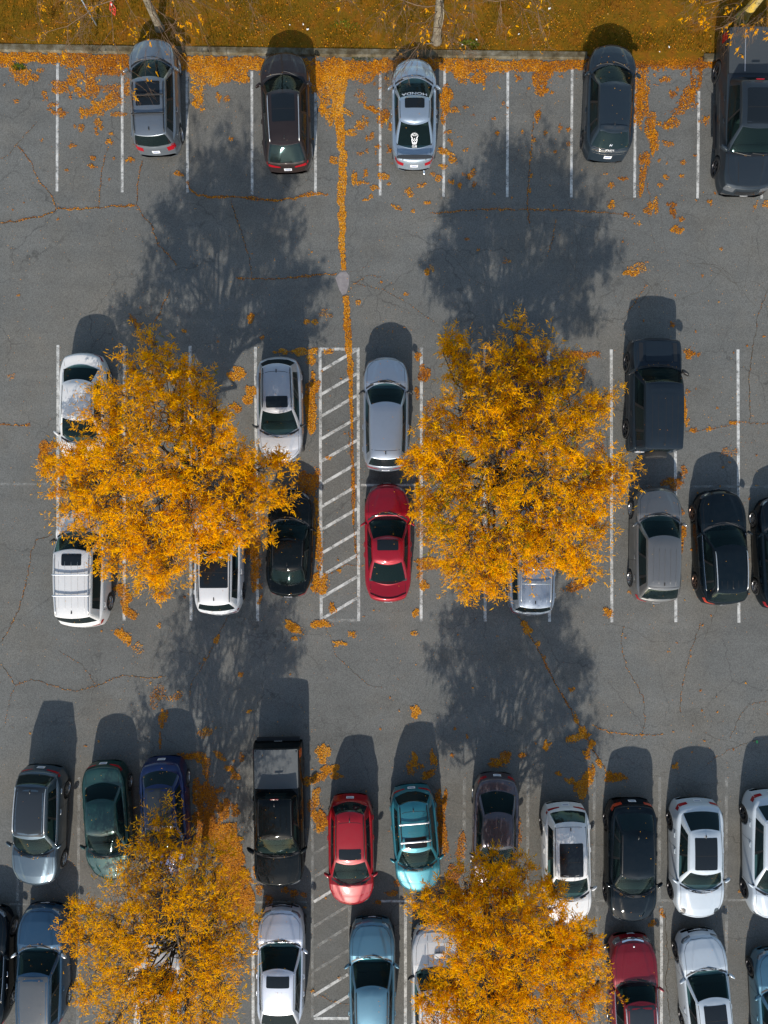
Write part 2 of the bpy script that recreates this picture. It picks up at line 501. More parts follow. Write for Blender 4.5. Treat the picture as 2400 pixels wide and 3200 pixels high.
# cracks -------------------------------------------------------------
CRACKS = [  # polyline in photo pixels, width (m), leaf density, leaf half width px
    ([(0, 697), (60, 690), (130, 678), (160, 665), (177, 652), (220, 656), (300, 648), (360, 645), (425, 643)], .05, 1.0, 3.5),
    ([(50, 452), (70, 470), (100, 510), (118, 560), (150, 597), (165, 620), (177, 652)], .03, .7, 2.5),
    ([(0, 495), (30, 485), (50, 452), (90, 410), (118, 380)], .02, .25, 2.5),
    ([(340, 460), (325, 510), (314, 560), (312, 610), (308, 645)], .025, .6, 2.5),
    ([(445, 500), (436, 545), (430, 590), (427, 643), (450, 680), (472, 700), (492, 760), (530, 800), (555, 832)], .03, .8, 2.5),
    ([(585, 568), (592, 590), (618, 612), (700, 617), (750, 616), (790, 618), (830, 626), (880, 626), (930, 618), (975, 607), (1025, 608)], .05, 1.6, 6),
    ([(722, 622), (735, 670), (760, 740), (778, 800), (786, 866)], .025, .6, 2.5),
    ([(738, 868), (790, 873), (860, 872), (930, 866), (1000, 858), (1052, 857)], .035, 1.1, 3.5),
    ([(530, 905), (520, 935), (505, 965), (485, 1005)], .03, .8, 4),
    ([(1090, 850), (1130, 845), (1160, 815)], .012, .2, 2), ([(1092, 880), (1130, 890), (1200, 905), (1290, 960), (1360, 1010)], .015, .15, 2),
    ([(1088, 915), (1100, 890), (1150, 860), (1200, 868)], .015, .3, 2),
    ([(1340, 668), (1430, 660), (1530, 655), (1640, 656), (1790, 658), (1900, 665), (1985, 675)], .025, .9, 3.5),
    ([(1668, 380), (1662, 440), (1655, 520), (1650, 600), (1648, 650), (1656, 700)], .025, .8, 3.5),
    ([(1738, 680), (1728, 740), (1710, 800)], .014, .4, 2),
    ([(2030, 250), (2020, 330), (2040, 440), (2020, 560), (2035, 640)], .015, .3, 3),
    ([(1618, 1925), (1640, 1960), (1662, 1995), (1700, 2065), (1730, 2125), (1765, 2185), (1800, 2250), (1835, 2310), (1870, 2370), (1895, 2415)], .045, .9, 3.5),
    ([(0, 2010), (25, 1975), (60, 1900), (82, 1830), (95, 1740), (110, 1690), (165, 1670)], .03, .35, 2.5),
    ([(0, 2072), (25, 2105), (50, 2142), (100, 2122), (160, 2140), (200, 2155), (240, 2160), (300, 2145), (380, 2110), (470, 2118), (520, 2112)], .03, .3, 2.5),
    ([(50, 2142), (28, 2190), (12, 2280)], .018, .1, 2), ([(180, 2030), (260, 2080), (300, 2140)], .015, .1, 2),
    ([(720, 1905), (700, 1950), (660, 2030), (640, 2070), (600, 2130), (590, 2180)], .02, .35, 2.5),
    ([(1950, 1950), (1940, 2010), (1960, 2090), (2010, 2180), (2015, 2260), (2005, 2310)], .02, .25, 2.5),
    ([(2190, 1945), (2150, 2060), (2130, 2160), (2125, 2230)], .02, .2, 2.5),
    ([(1850, 2265), (1910, 2290), (1990, 2297), (2080, 2296)], .022, .9, 3),
    ([(2400, 2192), (2340, 2200), (2310, 2240), (2280, 2310)], .018, .1, 2), ([(2200, 2395), (2270, 2345), (2370, 2310)], .018, .2, 2),
    ([(2400, 900), (2370, 980), (2350, 1100), (2340, 1200), (2345, 1330)], .03, .1, 2), ([(2140, 1350), (2220, 1342), (2310, 1320), (2400, 1325)], .022, .4, 3),
    ([(1960, 980), (2000, 920), (2020, 890)], .018, .3, 3), ([(0, 1327), (60, 1330), (95, 1328)], .04, 1.3, 5),
    ([(2230, 1850), (2240, 1900), (2200, 2000)], .012, 0, 1), ([(1000, 1900), (1050, 2050), (1150, 2140), (1200, 2150)], .015, .05, 2),
    ([(2080, 2840), (2078, 2900), (2090, 2990), (2080, 3060), (2095, 3200)], .03, .02, 2), ([(1960, 2790), (1920, 2830), (1935, 2860)], .02, .1, 2),
    ([(980, 3098), (1040, 3130), (1095, 3140)], .02, .3, 3), ([(1200, 1770), (1120, 1768), (1080, 1765), (1040, 1790), (1000, 1800)], .016, .4, 3),
    ([(1090, 1340), (1098, 1460), (1100, 1560), (1105, 1650), (1118, 1760)], .03, .5, 4),
]


def wiggle(pts, amp=3.0, step=9):
    out = []
    for (x0, y0), (x1, y1) in zip(pts[:-1], pts[1:]):
        n = max(1, int(math.hypot(x1 - x0, y1 - y0) / step))
        for i in range(n):
            t = i / n
            out.append((x0 + (x1 - x0) * t + random.uniform(-amp, amp) * (i > 0), y0 + (y1 - y0) * t + random.uniform(-amp, amp) * (i > 0)))
    out.append(pts[-1])
    return out


crack_paths = []
for pts, wid, dens, hw in CRACKS:
    wp = wiggle(pts)
    crack_paths.append((wp, dens, hw))
    wds = [wid * random.uniform(.35, 1.2) for _ in wp]; wds[0] *= .2; wds[-1] *= .2
    ribbon('pavement_crack', [P(*p) for p in wp], wds, .0025 if wid < .03 else .0028, M_crack)
# random hairline cracks over the lot
for i in range(44):
    x = random.uniform(0, 2400); y = random.choice([random.uniform(620, 1080), random.uniform(1950, 2400), random.uniform(200, 3100)])
    a = random.choice([0, math.pi / 2, random.uniform(0, 6.28)]); pts = [(x, y)]
    if i < 20: x = random.uniform(1700, 2400); y = random.uniform(560, 1000); pts = [(x, y)]
    for k_ in range(random.randint(6, 22)):
        a += random.gauss(0, .2); x += 12 * math.cos(a); y += 12 * math.sin(a); pts.append((x, y))
    if min(p[1] for p in pts) < 200: continue
    ribbon('hairline_crack', [P(*p) for p in pts], [random.uniform(.004, .010) for _ in pts], .0018 + i * 1e-5, M_crack)

# ------------------------------------------------------------------ leaf litter
def leaf_quads(x, y, z, size, tilt=.5):
    """rhombic leaflets with random turn and tilt -> (N*4,3)"""
    n = len(x)
    a = rng.uniform(0, 2 * math.pi, n); t1 = rng.normal(0, tilt, n); t2 = rng.normal(0, tilt, n)
    L = size; W = size * rng.uniform(.45, .8, n)
    u = np.stack([np.cos(a) * np.cos(t1), np.sin(a) * np.cos(t1), np.sin(t1)], 1)
    v = np.stack([-np.sin(a) * np.cos(t2), np.cos(a) * np.cos(t2), np.sin(t2)], 1)
    c = np.stack([x, y, z + size * .5 * (np.abs(np.sin(t1)) + .4 * np.abs(np.sin(t2))) + .003], 1)
    q = np.empty((n, 4, 3))
    q[:, 0] = c - u * (L / 2)[:, None]; q[:, 1] = c - v * (W / 2)[:, None]; q[:, 2] = c + u * (L / 2)[:, None]; q[:, 3] = c + v * (W / 2)[:, None]
    return q.reshape(-1, 3)


# value noise for ragged patch edges
_g = rng.random((256, 256))
def vnoise(x, y, s):
    X = x * s + 100.3; Y = y * s + 57.1
    i = np.floor(X).astype(int); j = np.floor(Y).astype(int); fx = X - i; fy = Y - j
    fx = fx * fx * (3 - 2 * fx); fy = fy * fy * (3 - 2 * fy)
    g = lambda a, b: _g[a % 256, b % 256]
    return (g(i, j) * (1 - fx) + g(i + 1, j) * fx) * (1 - fy) + (g(i, j + 1) * (1 - fx) + g(i + 1, j + 1) * fx) * fy
def fnoise(x, y): return (vnoise(x, y, 1.6) + .6 * vnoise(x, y, 4.1) + .4 * vnoise(x, y, 9.7)) / 2.0

LX = []; LY = []; LS = []; LT = []
def put(px, py, size, tint):
    LX.append((px - 1200) / PPM); LY.append((1600 - py) / PPM); LS.append(size); LT.append(tint)


def blob(x, y, rx, ry, dens=1.0, rot=0.0, t0=.55, rag=.9):
    """ragged heap of leaflets; dens 1 covers the ground"""
    n = int(dens * 2100 * math.pi * (rx * 1.25) * (ry * 1.25) / PPM ** 2) + 3
    r = np.sqrt(rng.random(n)) * 1.25; a = rng.uniform(0, 6.2832, n)
    u = r * np.cos(a) * rx; v = r * np.sin(a) * ry
    X = x + u * math.cos(rot) - v * math.sin(rot); Y = y + u * math.sin(rot) + v * math.cos(rot)
    nz = fnoise(X / PPM * 2.2, Y / PPM * 2.2)
    ph = rng.uniform(0, 6.28, 4); am = rng.uniform(.12, .30, 4)
    lob = 1 + sum(am[i] * np.sin((i + 1) * a + ph[i]) for i in range(4)) * .8
    keep = (r / np.clip(lob, .25, 2) + rag * (nz - .5) * 1.6) < .90 + .15 * rng.random(n)
    keep |= rng.random(n) < .03
    X = X[keep]; Y = Y[keep]
    put(X, Y, rng.uniform(.028, .055, len(X)), np.clip(rng.normal(t0, .22, len(X)) + .5 * (fnoise(X / PPM * .7 + 9, Y / PPM * .7) - .5), 0, 1))


def band(pts, dens=1.0, t0=.6):
    """litter along a polyline of (x, y, halfwidth)"""
    for (x0, y0, w0), (x1, y1, w1) in zip(pts[:-1], pts[1:]):
        ln = math.hypot(x1 - x0, y1 - y0); wm = (w0 + w1) / 2
        n = int(dens * 2400 * ln * wm * 2.6 / PPM ** 2) + 1
        t = rng.random(n); s = rng.uniform(-1.3, 1.3, n); ww = w0 + (w1 - w0) * t
        nx, ny = -(y1 - y0) / ln, (x1 - x0) / ln
        X = x0 + (x1 - x0) * t + nx * s * ww; Y = y0 + (y1 - y0) * t + ny * s * ww
        nz = fnoise(X / PPM * 2, Y / PPM * 2)
        keep = (np.abs(s) + 1.5 * (nz - .5)) < .95
        X = X[keep]; Y = Y[keep]
        put(X, Y, rng.uniform(.028, .055, len(X)), np.clip(rng.normal(t0, .22, len(X)) + .5 * (fnoise(X / PPM * .7 + 9, Y / PPM * .7) - .5), 0, 1))


# strip along the kerb
band([(-40, 178, 16), (200, 185, 20), (420, 196, 22), (640, 200, 24), (800, 204, 24), (1000, 212, 28), (1250, 205, 20), (1400, 206, 22), (1600, 206, 20), (1830, 205, 18)], 1.1, .45)
band([(1830, 195, 26), (2000, 190, 28), (2200, 200, 24), (2440, 210, 22)], 1.0, .3)
# drainage channel
band([(1044, 205, 36), (1052, 270, 26), (1056, 330, 17), (1062, 400, 13), (1070, 480, 12), (1068, 560, 13), (1068, 660, 11), (1070, 760, 11), (1074, 845, 8)], 1.2, .62)
band([(1080, 925, 9), (1084, 1000, 10), (1090, 1090, 11), (1096, 1180, 7), (1098, 1270, 4.5), (1100, 1340, 4)], 1.2, .58)
band([(1100, 1390, 3), (1104, 1480, 4), (1106, 1560, 4), (1104, 1640, 2)], .9, .45)
band([(1100, 1340, 2.5), (1102, 1390, 3)], .8, .45)
for wp, dens, hw in crack_paths:
    if dens > .02:
        ph_ = random.uniform(0, 9)
        band([(x, y, hw * random.uniform(.3, 1.1) * (.55 + .6 * math.sin(ph_ + x * .021 + y * .017) ** 2)) for x, y in wp], dens * .42, .38)

# patches read off the photograph: x, y, rx, ry, density, turn, tint
B = [
    # top left bays
    (62, 235, 32, 32, .9, 0, .45), (100, 245, 20, 14, .8, 0, .4), (15, 195, 30, 14, .9, 0, .4), (230, 240, 26, 24, .7, .3, .55), (285, 255, 26, 48, .8, 0, .5), (195, 275, 34, 20, .8, .2, .5),
    (250, 290, 22, 14, .8, .5, .55), (225, 252, 14, 10, .7, 0, .5), (330, 215, 60, 25, .9, 0, .45), (350, 280, 30, 18, .6, 0, .5), (345, 320, 45, 20, .8, -.3, .5), (300, 345, 22, 24, .7, 0, .5),
    (262, 355, 13, 20, .9, 0, .55), (190, 355, 24, 14, .8, .2, .45), (310, 380, 14, 14, .7, 0, .5), (395, 275, 14, 26, .9, 0, .5), (370, 355, 30, 8, .6, 0, .45), (128, 222, 10, 8, .6, 0, .4),
    (165, 327, 16, 8, .7, 0, .45), (50, 317, 8, 6, .7, 0, .45), (340, 443, 10, 8, .9, 0, .6), (225, 457, 13, 7, .8, 0, .4), (290, 495, 9, 6, .9, .3, .5), (290, 520, 14, 6, .9, .2, .5),
    (410, 500, 10, 10, .9, 0, .4), (560, 543, 15, 7, .9, .2, .5), (208, 533, 6, 4, .8, 0, .4), (130, 440, 8, 6, .6, 0, .45), (255, 400, 9, 12, .7, 0, .45), (142, 300, 10, 18, .45, 0, .4),
    # bay 4 by first suv
    (640, 230, 50, 40, 1.0, 0, .6), (620, 300, 22, 32, 1.1, 0, .65), (700, 235, 35, 22, .9, 0, .55), (745, 240, 22, 22, .9, 0, .5), (683, 305, 8, 14, .8, 0, .5), (708, 310, 9, 9, .6, 0, .4), (765, 245, 14, 18, .9, 0, .5),
    # beside second suv / channel shoulders
    (985, 250, 26, 36, 1.1, 0, .5), (1010, 300, 22, 46, .9, 0, .6), (1008, 345, 10, 20, .9, 0, .6), (1035, 370, 20, 26, 1.0, 0, .6), (1085, 350, 25, 9, .9, .5, .6), (1095, 415, 22, 9, .9, 0, .6),
    (1130, 300, 20, 20, .35, 0, .5), (1120, 240, 40, 22, .7, 0, .5), (1165, 345, 26, 10, 1., .5, .45), (1195, 365, 20, 20, .9, .4, .45), (1130, 390, 20, 16, .8, 0, .5), (1222, 400, 10, 12, .9, 0, .5),
    (1160, 430, 8, 14, .7, .3, .5), (1130, 480, 14, 6, .7, 0, .5), (1178, 220, 16, 26, .7, 0, .4), (1107, 555, 7, 26, 1., 0, .6), (1142, 545, 7, 16, 1., 0, .6), (1130, 572, 20, 7, .9, 0, .6),
    (1195, 552, 18, 12, .9, 0, .6), (1170, 588, 14, 8, .9, 0, .6), (1215, 575, 7, 5, .8, 0, .5), (1045, 500, 14, 12, .9, 0, .5), (990, 240, 20, 18, 1., 0, .5),
    # beside silver sedan
    (1388, 330, 16, 50, 1.1, 0, .6), (1400, 300, 14, 20, 1., 0, .6), (1415, 345, 18, 10, .8, 0, .55), (1392, 475, 26, 9, 1., .3, .55), (1415, 500, 18, 10, 1., .9, .5), (1402, 415, 12, 7, .9, 0, .5),
    (1408, 445, 9, 12, .8, -.4, .5), (1385, 520, 14, 8, .9, 0, .55), (1370, 558, 14, 8, .9, -.3, .55), (1410, 570, 10, 8, .8, 0, .5), (1437, 580, 7, 10, 1., 0, .5), (1352, 545, 8, 6, .8, 0, .5),
    (1315, 580, 16, 6, .8, -.2, .5), (1280, 600, 14, 14, .7, .6, .5), (1240, 648, 16, 6, .8, .4, .5), (1335, 635, 12, 5, .8, 0, .5), (1475, 545, 10, 16, 1., .6, .5), (1482, 575, 6, 10, .8, 0, .4),
    (1455, 335, 10, 6, .7, 0, .4), (1457, 470, 12, 5, .7, 0, .4), (1440, 225, 26, 20, 1., 0, .55), (1500, 240, 30, 20, .9, 0, .5), (1450, 250, 16, 16, .6, 0, .5),
    (1290, 660, 8, 5, .8, 0, .5),
    # bay with orange fan shape
    (1695, 245, 26, 40, 1.1, 0, .38), (1690, 285, 18, 16, .9, 0, .4), (1680, 360, 9, 22, 1., .2, .4), (1668, 440, 8, 6, 1., 0, .5), (1620, 248, 12, 9, .9, 0, .35), (1725, 290, 7, 5, .9, 0, .4), (1660, 550, 5, 6, .9, 0, .5),
    (1655, 595, 4, 8, .8, 0, .5), (1720, 580, 3, 3, .9, 0, .4), (1735, 475, 5, 4, .8, 0, .4), (1705, 415, 5, 9, .8, 0, .4), (1750, 400, 8, 14, .5, 0, .35),
    # right of dark suv
    (2005, 270, 22, 70, .9, .1, .4), (2000, 350, 22, 50, .9, 0, .4), (2035, 400, 18, 40, .9, 0, .4), (2045, 450, 12, 36, 1., 0, .45), (2015, 500, 16, 22, .9, 0, .4), (2005, 560, 10, 50, .9, .15, .45),
    (2080, 250, 18, 11, .8, 0, .35), (2102, 297, 16, 10, .9, -.4, .35), (2165, 270, 12, 50, .9, 0, .35), (2150, 300, 18, 36, .9, .5, .35), (2100, 390, 26, 18, .9, -.2, .4), (2125, 345, 44, 12, .6, -.2, .35),
    (2185, 250, 10, 24, .8, 0, .35), (2085, 450, 18, 8, .8, .3, .4), (2083, 553, 10, 8, .9, .4, .4), (2063, 580, 10, 6, .8, 0, .4), (1910, 640, 12, 12, .9, 0, .5), (1910, 580, 10, 8, .7, 0, .45), (1948, 560, 16, 6, .8, 0, .4),
    (1958, 675, 12, 9, .9, 0, .5), (2025, 655, 14, 20, .8, 0, .45), (2050, 640, 8, 26, .6, 0, .5), (2100, 640, 14, 10, 1., 0, .4), (2103, 665, 8, 16, 1., -.3, .4), (2115, 718, 18, 12, 1.1, 0, .6), (2130, 685, 12, 8, .8, 0, .5),
    (1995, 700, 9, 8, .5, 0, .6), (2340, 560, 9, 6, .7, 0, .4), (2205, 380, 8, 14, .5, 0, .35), (2135, 508, 8, 6, .8, 0, .4), (2395, 640, 16, 10, .6, 0, .5), (2130, 550, 8, 5, .7, 0, .4), (2360, 645, 5, 18, .6, .3, .45),
    # aisle 1
    (1334, 847, 9, 11, 1.2, 0, .6), (1350, 838, 10, 10, .4, 0, .6), (1974, 855, 24, 10, 1.2, 0, .6), (1985, 838, 30, 16, .35, 0, .6), (1585, 815, 14, 12, .35, 0, .5), (1270, 920, 7, 5, .8, 0, .4),
    (783, 995, 11, 14, 1.1, .4, .5), (957, 1005, 10, 8, 1.1, 0, .6), (984, 1008, 10, 10, 1.2, 0, .65), (820, 1055, 7, 6, 1., 0, .45), (576, 1035, 10, 6, 1., 0, .5), (1120, 946, 7, 9, 1., 0, .55), (1020, 985, 20, 16, .25, 0, .6),
    (415, 995, 14, 8, .9, .9, .45), (430, 1020, 10, 12, .8, 0, .45),
    # middle row
    (742, 1170, 28, 20, 1.2, .2, .65), (780, 1235, 20, 28, 1.2, 0, .65), (735, 1272, 20, 14, 1.1, .5, .55), (885, 1100, 26, 9, 1.1, 0, .6), (955, 1100, 40, 13, 1.2, -.1, .6), (970, 1125, 14, 16, 1.1, 0, .6), (1025, 1098, 20, 8, .9, 0, .55),
    (975, 1260, 17, 82, 1.3, 0, .6), (960, 1240, 12, 40, 1., 0, .5), (985, 1200, 14, 22, 1., 0, .6), (1306, 1110, 10, 16, 1.1, 0, .4), (1325, 1165, 18, 24, 1.1, .2, .4), (1303, 1225, 9, 22, .9, 0, .4), (1028, 1431, 9, 7, 1.1, 0, .6),
    (960, 1515, 26, 40, 1., 0, .5), (990, 1490, 12, 30, .9, 0, .5), (985, 1600, 9, 60, 1.1, 0, .55), (998, 1700, 12, 70, 1.2, 0, .6), (1000, 1825, 26, 30, 1.4, 0, .65), (985, 1820, 14, 10, 1., 0, .6), (1012, 1805, 10, 12, 1., 0, .6),
    (800, 1760, 14, 90, 1.1, 0, .55), (790, 1700, 20, 60, 1., 0, .5), (810, 1833, 13, 11, 1.2, 0, .6), (812, 1870, 8, 16, .9, .3, .55), (1041, 1903, 11, 15, 1.2, -.3, .6), (1036, 1888, 6, 8, 1., 0, .6), (1059, 1784, 8, 6, 1.1, 0, .6),
    (1011, 1951, 36, 13, 1.5, 0, .65), (920, 1960, 32, 14, 1.5, .5, .65), (922, 1998, 10, 8, 1.1, 0, .6), (1060, 2010, 20, 12, 1.4, .1, .65), (1098, 1983, 13, 11, 1.3, 0, .6), (1299, 1918, 10, 14, 1.3, .3, .6), (1294, 1978, 9, 7, 1.2, 0, .55),
    (1325, 1830, 14, 18, 1.2, 0, .6), (1335, 1765, 46, 18, 1.2, 0, .5), (1305, 1560, 8, 60, .9, 0, .45), (1310, 1800, 14, 12, .9, 0, .5),
    (395, 1880, 16, 30, 1.1, .1, .5), (410, 1918, 22, 14, 1.1, .3, .55), (385, 1985, 24, 18, 1.2, .5, .55), (398, 2000, 11, 16, 1.1, 0, .55), (498, 1953, 6, 8, 1.1, 0, .55), (375, 1840, 22, 24, 1., 0, .5), (380, 1975, 10, 16, 1., 0, .5),
    (145, 1440, 24, 42, 1.2, 0, .25), (150, 1400, 24, 22, .9, 0, .35), (35, 1177, 12, 10, .3, 0, .45), (430, 2030, 16, 22, .25, 0, .6), (577, 1866, 4, 4, 1, 0, .4),
    (678, 1998, 8, 14, 1.2, .3, .55), (640, 2060, 4, 4, 1, 0, .5), (753, 2108, 8, 8, 1.1, 0, .6), (781, 2222, 11, 6, 1.1, 0, .55),
    (1900, 1914, 16, 14, 1.3, .4, .5), (1420, 1765, 40, 12, .9, 0, .35), (1440, 1110, 30, 10, .8, 0, .35), (1815, 1110, 46, 12, 1., -.1, .35), (1770, 1130, 40, 30, .5, 0, .3), (1822, 1165, 9, 20, .9, 0, .3), (1870, 1110, 8, 8, .7, 0, .3),
    (1800, 1830, 50, 14, .9, -.3, .35), (1395, 1780, 26, 20, .7, 0, .3), (2020, 1085, 14, 10, .9, 0, .3),
    (2153, 1102, 17, 17, 1.1, 0, .45), (2182, 1110, 7, 6, .8, 0, .4), (2138, 1280, 8, 34, 1.1, 0, .5), (2145, 1320, 10, 12, 1., 0, .5), (2166, 1344, 12, 8, 1., 0, .45), (2212, 1341, 9, 7, 1., 0, .45), (2290, 1321, 14, 7, 1.1, 0, .45),
    (2100, 1013, 8, 10, 1., 0, .4), (2133, 1260, 10, 16, 1., .6, .5), (2150, 1225, 8, 10, .6, 0, .5), (2280, 1410, 26, 14, .25, 0, .4), (2100, 1510, 30, 20, .9, 0, .3), (2135, 1480, 10, 20, .7, 0, .35), (2132, 1670, 10, 30, 1.1, 0, .5), (2125, 1710, 8, 20, 1., 0, .5),
    (2130, 1600, 8, 14, .7, 0, .5), (2090, 1500, 18, 10, .9, 0, .3),
    # aisle 2
    (1649, 1968, 12, 15, 1.3, -.6, .6), (1637, 1950, 10, 14, 1., -.5, .6), (1681, 2009, 8, 8, 1.2, 0, .6), (1786, 2155, 10, 8, 1.1, 0, .5), (1700, 2055, 4, 8, 1, 0, .5), (1296, 2223, 15, 20, 1.5, -.6, .65), (1300, 2077, 3, 3, 1, 0, .5),
    (1800, 2243, 7, 16, 1.2, -.2, .6), (1808, 2300, 36, 14, 1.5, -.35, .6), (1822, 2283, 12, 12, 1.2, 0, .6), (1710, 2329, 12, 15, 1.5, 0, .6), (1848, 2328, 11, 15, 1.4, 0, .6), (1633, 2358, 14, 9, 1.2, 0, .5), (1577, 2372, 18, 24, 1.2, .4, .45),
    (1555, 2385, 26, 12, 1., .3, .45), (1535, 2390, 10, 8, .8, 0, .4), (1745, 2417, 9, 9, 1.1, 0, .5), (1832, 2358, 13, 18, 1.2, 0, .6), (1848, 2420, 10, 34, 1.2, 0, .55), (1820, 2460, 22, 42, 1.3, .2, .5), (1785, 2440, 20, 10, 1.1, .5, .5),
    (1875, 2390, 8, 20, 1.1, -.6, .6), (1930, 2430, 34, 14, 1.3, .1, .45), (1900, 2425, 14, 16, 1.1, 0, .5), (2110, 2394, 10, 12, 1.2, 0, .55), (1412, 2361, 5, 8, 1, 0, .5), (1460, 2300, 4, 6, .8, 0, .5), (1422, 2277, 5, 5, .9, 0, .4),
    (1295, 2380, 12, 28, 1.3, -.3, .5), (1318, 2395, 10, 12, 1., 0, .5), (1285, 2408, 10, 20, .9, 0, .4), (1355, 2372, 10, 28, 1.3, -.1, .5), (1335, 2418, 26, 12, 1.2, -.5, .5), (1280, 2390, 10, 12, .9, 0, .4),
    (1380, 2560, 14, 80, 1.2, .1, .45), (1370, 2500, 9, 36, 1., 0, .45), (1393, 2640, 10, 40, 1., 0, .45), (1000, 2560, 24, 36, 1.4, 0, .6), (990, 2490, 12, 30, 1., 0, .55), (1012, 2355, 24, 26, 1.5, .4, .65), (975, 2440, 24, 16, 1.2, -.2, .5),
    (1030, 2405, 28, 14, 1.3, -.3, .55), (1055, 2425, 20, 10, 1., 0, .45), (1000, 2430, 20, 14, 1.1, 0, .55), (975, 2520, 12, 20, .9, 0, .4),
    # around blue car, big heap to the right of the lower left tree
    (505, 2245, 8, 28, 1., 0, .5), (520, 2240, 8, 20, .7, 0, .5), (500, 2310, 6, 24, .9, 0, .5), (620, 2370, 34, 12, 1., .2, .4), (645, 2395, 12, 34, .7, 0, .45), (640, 2290, 22, 16, .6, 0, .45), (685, 2360, 24, 8, .8, .6, .45), (755, 2365, 9, 14, .6, 0, .35),
    (600, 2360, 40, 10, .9, 0, .4), (500, 2170, 18, 30, .3, 0, .45), (480, 2190, 14, 24, .25, 0, .4), (540, 2180, 30, 12, .4, -.5, .5),
    (622, 2480, 18, 50, 1.1, 0, .35), (655, 2520, 26, 70, 1.2, 0, .35), (630, 2580, 26, 60, 1.2, 0, .35), (690, 2470, 16, 10, .9, 0, .4), (735, 2420, 16, 22, 1., -.5, .45), (715, 2400, 18, 10, .9, 0, .45), (700, 2530, 24, 40, 1.2, 0, .45), (735, 2530, 14, 20, .9, 0, .45),
    (690, 2620, 44, 60, 1.4, 0, .5), (735, 2620, 26, 40, 1.2, 0, .6), (720, 2700, 38, 70, 1.5, 0, .5), (745, 2760, 34, 60, 1.6, 0, .5), (760, 2830, 32, 60, 1.6, 0, .5), (700, 2800, 40, 80, 1.4, 0, .5), (720, 2870, 26, 24, 1.2, 0, .5), (780, 2860, 22, 20, 1.2, 0, .5),
    (778, 2755, 12, 10, 1., 0, .5), (810, 2780, 12, 16, .9, 0, .45), (800, 2720, 10, 22, .8, 0, .45), (840, 2810, 12, 16, .7, 0, .3), (893, 2780, 12, 10, .8, 0, .3), (918, 2790, 12, 12, .8, 0, .35), (950, 2795, 10, 8, .8, 0, .35), (795, 2900, 10, 30, 1., 0, .5), (790, 2960, 8, 30, .7, 0, .5),
    (1180, 2820, 16, 8, 1., 0, .4), (1225, 2790, 24, 8, .8, 0, .45), (1017, 2806, 4, 4, .9, 0, .4), (1060, 3057, 5, 5, .9, 0, .4), (1240, 2760, 10, 12, .7, 0, .4), (975, 3097, 7, 4, .8, 0, .45),
    (1440, 2650, 14, 50, .7, 0, .45), (1420, 2740, 26, 60, .9, 0, .4), (2065, 2850, 6, 14, 1., .3, .55), (2073, 2860, 7, 8, .8, 0, .5), (2037, 2885, 12, 8, 1., -.5, .5), (1622, 2600, 8, 40, .6, 0, .45),
    (1600, 2520, 9, 30, .4, 0, .4), (640, 3000, 60, 80, .5, 0, .5), (700, 3100, 50, 60, .4, 0, .45), (560, 2920, 80, 70, .5, 0, .5), (520, 1730, 60, 60, .3, 0, .5),
    (500, 1850, 30, 30, .2, 0, .5), (1500, 1720, 90, 60, .3, 0, .4), (1850, 1500, 30, 60, .3, 0, .4), (1870, 1400, 20, 60, .3, 0, .4), (1350, 1320, 30, 60, .4, 0, .4), (1330, 1650, 26, 60, .4, 0, .4),
]
for b_ in B: blob(b_[0], b_[1], b_[2], b_[3], b_[4], b_[5], b_[6])
# clusters thrown about the bays between kerb and aisle
for i in range(140):
    x = random.choice([random.uniform(180, 420), random.uniform(1130, 1240), random.uniform(1420, 1780), random.uniform(1990, 2220), random.uniform(0, 2400)])
    y = 200 + abs(random.gauss(0, 190))
    blob(x, y, random.uniform(3, 9), random.uniform(3, 8), random.uniform(.4, .9), 0, .45)
for i in range(60):
    blob(random.uniform(1950, 2400), random.uniform(560, 2400), random.uniform(2, 4), random.uniform(2, 4), .9, 0, .4)
for i in range(110):
    blob(random.uniform(0, 2400), random.uniform(600, 3100), random.uniform(1.5, 5), random.uniform(1.5, 4), .8, 0, .5)
# lone leaflets everywhere on the lot
n = 9000
sx = rng.uniform(-20, 2420, n); sy = rng.uniform(170, 3230, n)
k = fnoise(sx / PPM * .35, sy / PPM * .35 + 7) > rng.uniform(.25, .75, n)
sx = sx[k]; sy = sy[k]; put(sx, sy, rng.uniform(.02, .042, len(sx)), np.clip(rng.normal(.6, .25, len(sx)), 0, 1))
X = np.concatenate(LX); Y = np.concatenate(LY); SZ = np.concatenate(LS); TT = np.concatenate(LT)
hold = (Y < ky(X) - .02) | (X > P(1840, 0)[0]) & (Y < ky(X) + .5)
X, Y, SZ, TT = X[hold], Y[hold], SZ[hold], TT[hold]
zz = rng.uniform(.006, .022, len(X))
o = npmesh('fallen_leaves', leaf_quads(X, Y, zz, SZ, .22), 4, M_litter, TT)
tag(o, 'orange and yellow fallen leaves swept into strips and heaps on the asphalt', 'fallen leaves', kind='stuff')

